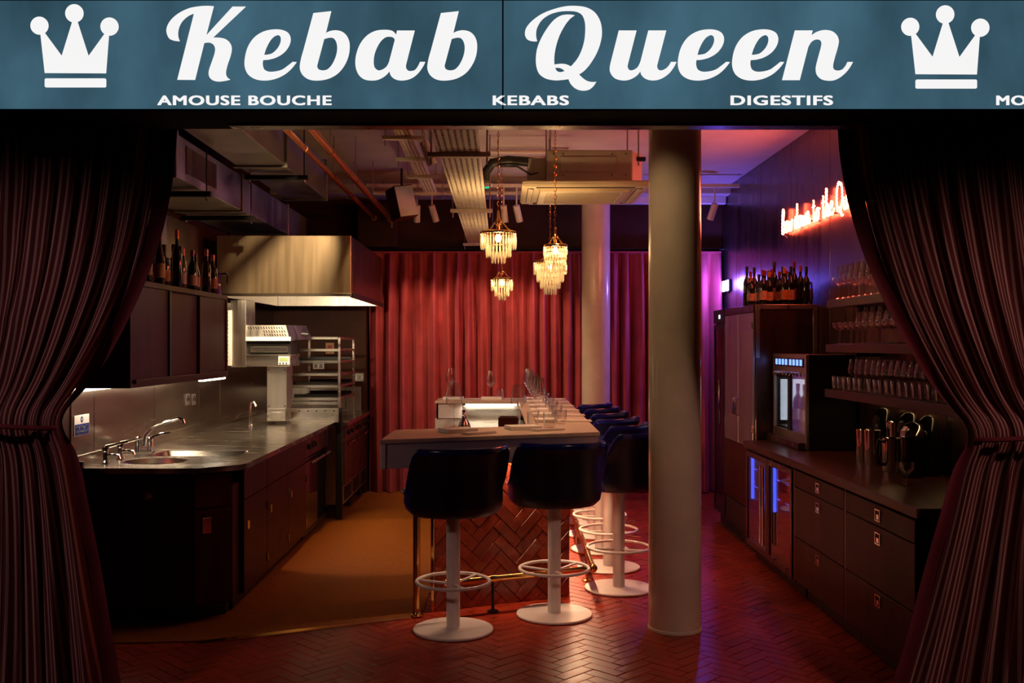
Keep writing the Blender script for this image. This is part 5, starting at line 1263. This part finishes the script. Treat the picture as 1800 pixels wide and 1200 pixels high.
cable_tray('narrow cream cable tray under the ceiling left of the wide one', -.67, .11, 3.05, 6.2, 9.6, 4, .046, .58, ((6.9,.3),(7.7,.28),(8.5,.28),(9.45,.28)))
# spot lights
def spot_lamp(label, x, y, z, tx, ty, tz, rodtop, power, col, size=55, blend=.6, lit=True):
    t = thing('spotlight', label, 'spotlight', (x,y,z))
    d = Vector((tx-x,ty-y,tz-z)).normalized(); p = Vector((x,y,z))
    mb = MB(); mb.cyl(p-d*.02, p+d*.15, .034, n=20, caps=False); mb.cyl(p+d*.15, p+d*.08, .031, n=20, caps=False); mb.cyl(p-d*.02, p-d*.018, .034, n=20); mb.cyl(p+d*.1499, p+d*.15, .034, .031, n=20, caps=False)
    mb.build('barrel', M['whitepaint'], t, smooth=True)
    MB().cyl(p+d*.082, p+d*.085, .0308, n=16).build('lens', M['led'] if lit else M['blackgloss'], t, smooth=True)
    MB().cyl((x,y,z+.02),(x,y,rodtop),.008,n=8).build('stem', M['whitepaint'], t)
    if power: spot('spot_lamp', tuple(p+d*.16), (tx,ty,tz), power, col, size, blend, .03)
WM = (1,.62,.34)
zt_ = 3.12
spot_lamp('white spotlight left of the pair under the far end of the narrow cable tray', -.84, 10.0, 2.98, -.95, 10.85, 0.9, 3.2, 34, WM, 70)
spot_lamp('white spotlight right of the pair under the far end of the narrow cable tray', -.69, 10.0, 2.98, -.1, 10.85, 1.0, 3.2, 34, WM, 70)
spot_lamp('white spotlight left of the pair behind the large chandelier', .03, 10.0, 2.98, .25, 10.85, 1.0, 3.2, 30, WM, 70)
spot_lamp('white spotlight right of the pair behind the large chandelier', .16, 10.0, 2.98, .65, 10.85, 1.0, 3.2, 30, WM, 60)
spot_lamp('white spotlight at the top by the narrow cable tray', -.53, 6.95, 3.0, .25, 7.5, 1.0, 3.29, 40, WM, 50)
spot_lamp('white spotlight at the back right beside the front column, tilted to the violet curtain', 2.15, 10.0, 3.0, 1.7, 10.85, 1.2, 3.18, 8, (.75,.5,1), 70)
# more ceiling spots out of view, added to light bar, floor, hood and column
spot('spot_lamp', (.55,6.6,3.2), (.35,6.9,1.0), 50, WM, 62, .7, .03)
spot('spot_lamp', (.55,8.6,3.2), (.40,8.8,1.0), 40, WM, 62, .7, .03)
spot('spot_lamp', (-1.0,8.0,3.2), (-.95,8.0,0.0), 110, (1,.58,.24), 40, .12, .02)
spot('spot_lamp', (-1.15,6.0,3.15), (-1.72,8.14,2.15), 230, (1,.68,.36), 26, .5, .03)  # added to brighten the hood front, in place of a reflected glow
spot('spot_lamp', (-.1,5.2,3.2), (.0,5.95,1.0), 30, WM, 38, .7, .03)
spot('spot_lamp', (.15,4.75,3.2), (.98,5.55,1.9), 26, (1,.64,.34), 46, .8, .03)  # added to brighten the near side of the front column
track = thing('lighting_track', 'white lighting track carrying the spotlights near the back wall', 'track', (0,10,3.2))
B('rail', M['whitepaint'], track, -1.35, XR-.05, 9.98, 10.02, 3.18, 3.215, .002)
# loudspeaker
ls_ = thing('loudspeaker', 'tilted loudspeaker box hanging left of the spotlights', 'loudspeaker', tuple(P(706,355,9.6)))
rot = Matrix.Rotation(R(-12),3,'Y') @ Matrix.Rotation(R(32),3,'Z')
c_ = P(706,357,9.6)
MB().obox(c_, .20, .20, .31, rot).build('cabinet', M['wood'], ls_, bevel=.006)
MB().obox(c_+rot@Vector((0,-.103,0)), .19, .008, .29, rot).build('grille', M['traypaint'], ls_, bevel=.002)
MB().cyl(c_+Vector((0,0,.14)), (c_.x,c_.y,HC-.001), .012, n=8).build('bracket', M['black'], ls_)
# air conditioner
ac = thing('air_conditioner', 'ceiling cassette air conditioner hung on rods beside the front column', 'air conditioner', (.61,7.55,2.72))
B('housing', M['acgrey'], ac, .33, .95, 7.15, 7.92, 2.775, 3.0, .008)
mb = MB(); mb.prism([(.95,7.16),(1.03,7.26),(1.03,7.82),(.95,7.91)], 2.78, 2.99); mb.build('housing_corner', M['barwhite'], ac)
B('pipe_box', M['acgrey'], ac, .20, .33, 7.25, 7.6, 2.80, 2.96, .004)
B('access_plate', M['acgrey'], ac, .43, .83, 7.145, 7.15, 2.84, 2.95, .002)
for x in (.38,.45,.8,.9):
    for z in (2.82,2.97): MB().cyl((x,7.15,z),(x,7.144,z),.005,n=8).build('screw', M['black'], ac)
a0, a1, b0, b1 = .155, 1.065, 7.08, 7.99
mb = MB(); mb.prism([(a0,b0),(a1,b0),(a1,b1),(a0,b1)], 2.728, 2.772); mb.build('panel', M['acwhite'], ac, bevel=.01, seg=2)
fr2 = MB()
def ringbox(mb, x0,x1,y0,y1,w,z0,z1):
    mb.box(x0,x1,y0,y0+w,z0,z1); mb.box(x0,x1,y1-w,y1,z0,z1); mb.box(x0,x0+w,y0+w,y1-w,z0,z1); mb.box(x1-w,x1,y0+w,y1-w,z0,z1)
for (x0,x1,y0,y1) in ((a0+.10,a1-.10,b0+.04,b0+.085),(a0+.10,a1-.10,b1-.085,b1-.04),(a0+.04,a0+.085,b0+.10,b1-.10),(a1-.085,a1-.04,b0+.10,b1-.10)):
    B('outlet', M['black'], ac, x0, x1, y0, y1, 2.7265, 2.7285, 0)
    cx, cy = (x0+x1)/2, (y0+y1)/2
    v_ = MB(); v_.obox((cx,cy,2.722), x1-x0-.01, y1-y0-.008, .004, Matrix.Rotation(R(10 if x1-x0>.2 else 0),3,'X') @ Matrix.Rotation(R(10 if x1-x0<.2 else 0),3,'Y')); v_.build('vane', M['acwhite'], ac)
mb = MB(); ringbox(mb, a0+.13, a1-.13, b0+.13, b1-.13, .05, 2.708, 2.729); mb.build('grille_frame', M['acwhite'], ac, bevel=.003)
B('grille_back', M['black'], ac, a0+.18, a1-.18, b0+.18, b1-.18, 2.725, 2.7285, 0)
gm = MB(); n = 22
for k in range(n):
    y = b0+.185+(b1-b0-.37)*k/(n-1); gm.box(a0+.18,a1-.18,y-.003,y+.003,2.710,2.722)
for k in range(24):
    x = a0+.185+(a1-a0-.37)*k/23; gm.box(x-.002,x+.002,b0+.18,b1-.18,2.712,2.718)
tag(gm.build('intake_grille', M['acwhite'], ac, fix=False), kind='stuff')
for x in (.36,1.0):
    for y in (7.22,7.85): MB().cyl((x,y,2.9),(x,y,HC-.001),.006,n=8).build('rod', M['galv'], ac)
B('rod_bracket', M['black'], ac, .96, 1.05, 7.2, 7.23, 2.93, 2.96)
MB().tube([(.30,7.3,2.93),(.18,7.28,2.94),(.05,7.28,2.95),(-.06,7.28,2.93),(-.11,7.28,2.86),(-.115,7.28,2.80)], .034, 14).build('lagged_hose', M['rubber'], ac, smooth=True)
MB().tube([(.30,7.26,2.86),(.22,7.25,2.84),(.12,7.25,2.90),(-.02,7.25,2.90)], .008, 8).build('cable', M['rubber'], ac, smooth=True)
# conduits
for lab, x0, x1, y, z, r in (('white conduit pipe highest along the ceiling behind the chandelier chains',-.13,.55,8.6,3.27,.018),('white conduit pipe second below the ceiling, behind the lagged hose',-.12,.50,8.2,3.14,.016),('long white conduit pipe low along the back beam',-1.3,.9,10.2,3.155,.022)):
    t = thing('conduit', lab, 'conduit', ((x0+x1)/2,y,z))
    MB().cyl((x0,y,z),(x1,y,z),r,n=12).build('tube', M['whitepaint'], t, smooth=True)
    MB().cyl((x1,y,z),(x1+.035,y,z),r+.012,n=12).build('junction_box', M['whitepaint'], t, smooth=True)
    for x in (x0+.1,x1-.1): MB().cyl((x,y,z+r),(x,y,HC-.001),.004,n=6).build('rod', M['galv'], t)
p = P(856,327,8.4); dt = thing('smoke_detector', 'white ceiling detector with a small green light by the wide cable tray', 'detector', tuple(p))
MB().lathe([(.045,.02),(.05,.008),(.04,-.008),(.001,-.012)], p, 20).build('shell', M['whitepaint'], dt, smooth=True)
MB().lathe([(.03,-.0095),(.02,-.018),(.001,-.02)], p, 16).build('green_lens', M['greenled'], dt, smooth=True)
MB().cyl((p.x,p.y,p.z+.01),(p.x,p.y,HC-.001),.008,n=8).build('stem', M['whitepaint'], dt)

# ================================================================== CHANDELIERS
def chandelier(label, pxx, pytop, y, tiers, sc, power):
    """tiers: list of (radius, drop count, drop length); pytop = pixel row of the gallery ring"""
    p = P(pxx, pytop, y); x, z = p.x, p.z
    t = thing('chandelier', label, 'chandelier', (x,y,z), group='crystal chandeliers over the bar')
    R0 = tiers[0][0]
    MB().lathe([(R0-.006,-.004),(R0+.004,-.004),(R0+.006,.006),(R0,.014),(R0-.008,.012)], p, 32).build('gallery_ring', M['brass'], t, smooth=True)
    MB().lathe([(.012,.05*sc),(.020*sc,.06*sc),(.024*sc,.085*sc),(.012*sc,.11*sc),(.008,.16*sc),(.001,.165*sc)], p, 16).build('finial', M['brass'], t, smooth=True)
    mb = MB()
    for k in range(3):
        a = 2*PI*k/3+.4; mb.tube([(x+R0*math.cos(a),y+R0*math.sin(a),z+.01),(x+R0*.6*math.cos(a),y+R0*.6*math.sin(a),z+.035*sc),(x+.01*math.cos(a),y+.01*math.sin(a),z+.10*sc)], .004, 6)
    mb.build('stay_rods', M['brass'], t, smooth=True)
    # chain links up to the ceiling
    mb = MB(); zc = z+.165*sc; k = 0
    while zc < HC-.03:
        rot_ = 0 if k % 2 else PI/2
        mb.tube([(x+.008*math.cos(q_*PI/4)*math.cos(rot_), y+.008*math.cos(q_*PI/4)*math.sin(rot_), zc+.016+.016*math.sin(q_*PI/4)) for q_ in range(8)], .0022, 4, closed=True)
        zc += .027; k += 1
    mb.build('chain', M['brass'], t)
    MB().lathe([(.001,HC-z-.035),(.03,HC-z-.03),(.045,HC-z-.001)], p, 16).build('ceiling_rose', M['brass'], t, smooth=True)
    zz = z
    for (r, n, L_) in tiers:
        mb = MB()
        for k in range(n):
            a = 2*PI*k/n; cx, cy = x+r*math.cos(a), y+r*math.sin(a)
            w = min(.010*sc+.002, PI*r/n*.62)
            mb.lathe([(w*.5,-.002),(w*.7,-.008),(w*.5,-.014)], (cx,cy,zz), 4, True, True)
            mb.lathe([(w*.35,-.016),(w*.9,-.024),(w,-.5*L_),(w*.95,-L_*.82),(w*.1,-L_)], (cx,cy,zz), 5, True, True)
        mb.build('crystal_tier', M['crystal'], t)
        MB().lathe([(r-.002,-.002),(r+.002,-.002),(r+.002,.002),(r-.002,.002),(r-.002,-.002)], (x,y,zz), 24).build('tier_ring', M['brass'], t)
        zz -= L_*.62
    MB().sphere((x,y,z-.035*sc), .022*sc, 12, 8, 1.3).build('bulb', M['bulb'], t, smooth=True)
    MB().cyl((x,y,z-.01*sc),(x,y,z+.05*sc),.010,n=10).build('lamp_holder', M['brass'], t, smooth=True)
    point('chandelier_bulb', (x,y,z-.035*sc), power, (1,.62,.26), .03)
chandelier('largest crystal chandelier, wide and shallow, left of the group', 876, 410, 7.0, [(.122,34,.115),(.085,22,.10),(.045,12,.08)], 1.0, 26)
chandelier('smallest crystal chandelier hanging lowest over the bar', 882, 491, 9.0, [(.094,24,.105),(.062,16,.09),(.032,9,.07)], .9, 16)
chandelier('compact crystal chandelier highest of the pair on the right', 976, 433, 6.85, [(.079,26,.065),(.074,24,.065),(.066,20,.065),(.056,16,.065)], .8, 22)
chandelier('tall crystal chandelier with four tapering tiers behind the compact one', 967, 461, 8.8, [(.142,34,.11),(.115,26,.11),(.085,20,.10),(.052,14,.09)], 1.0, 26)
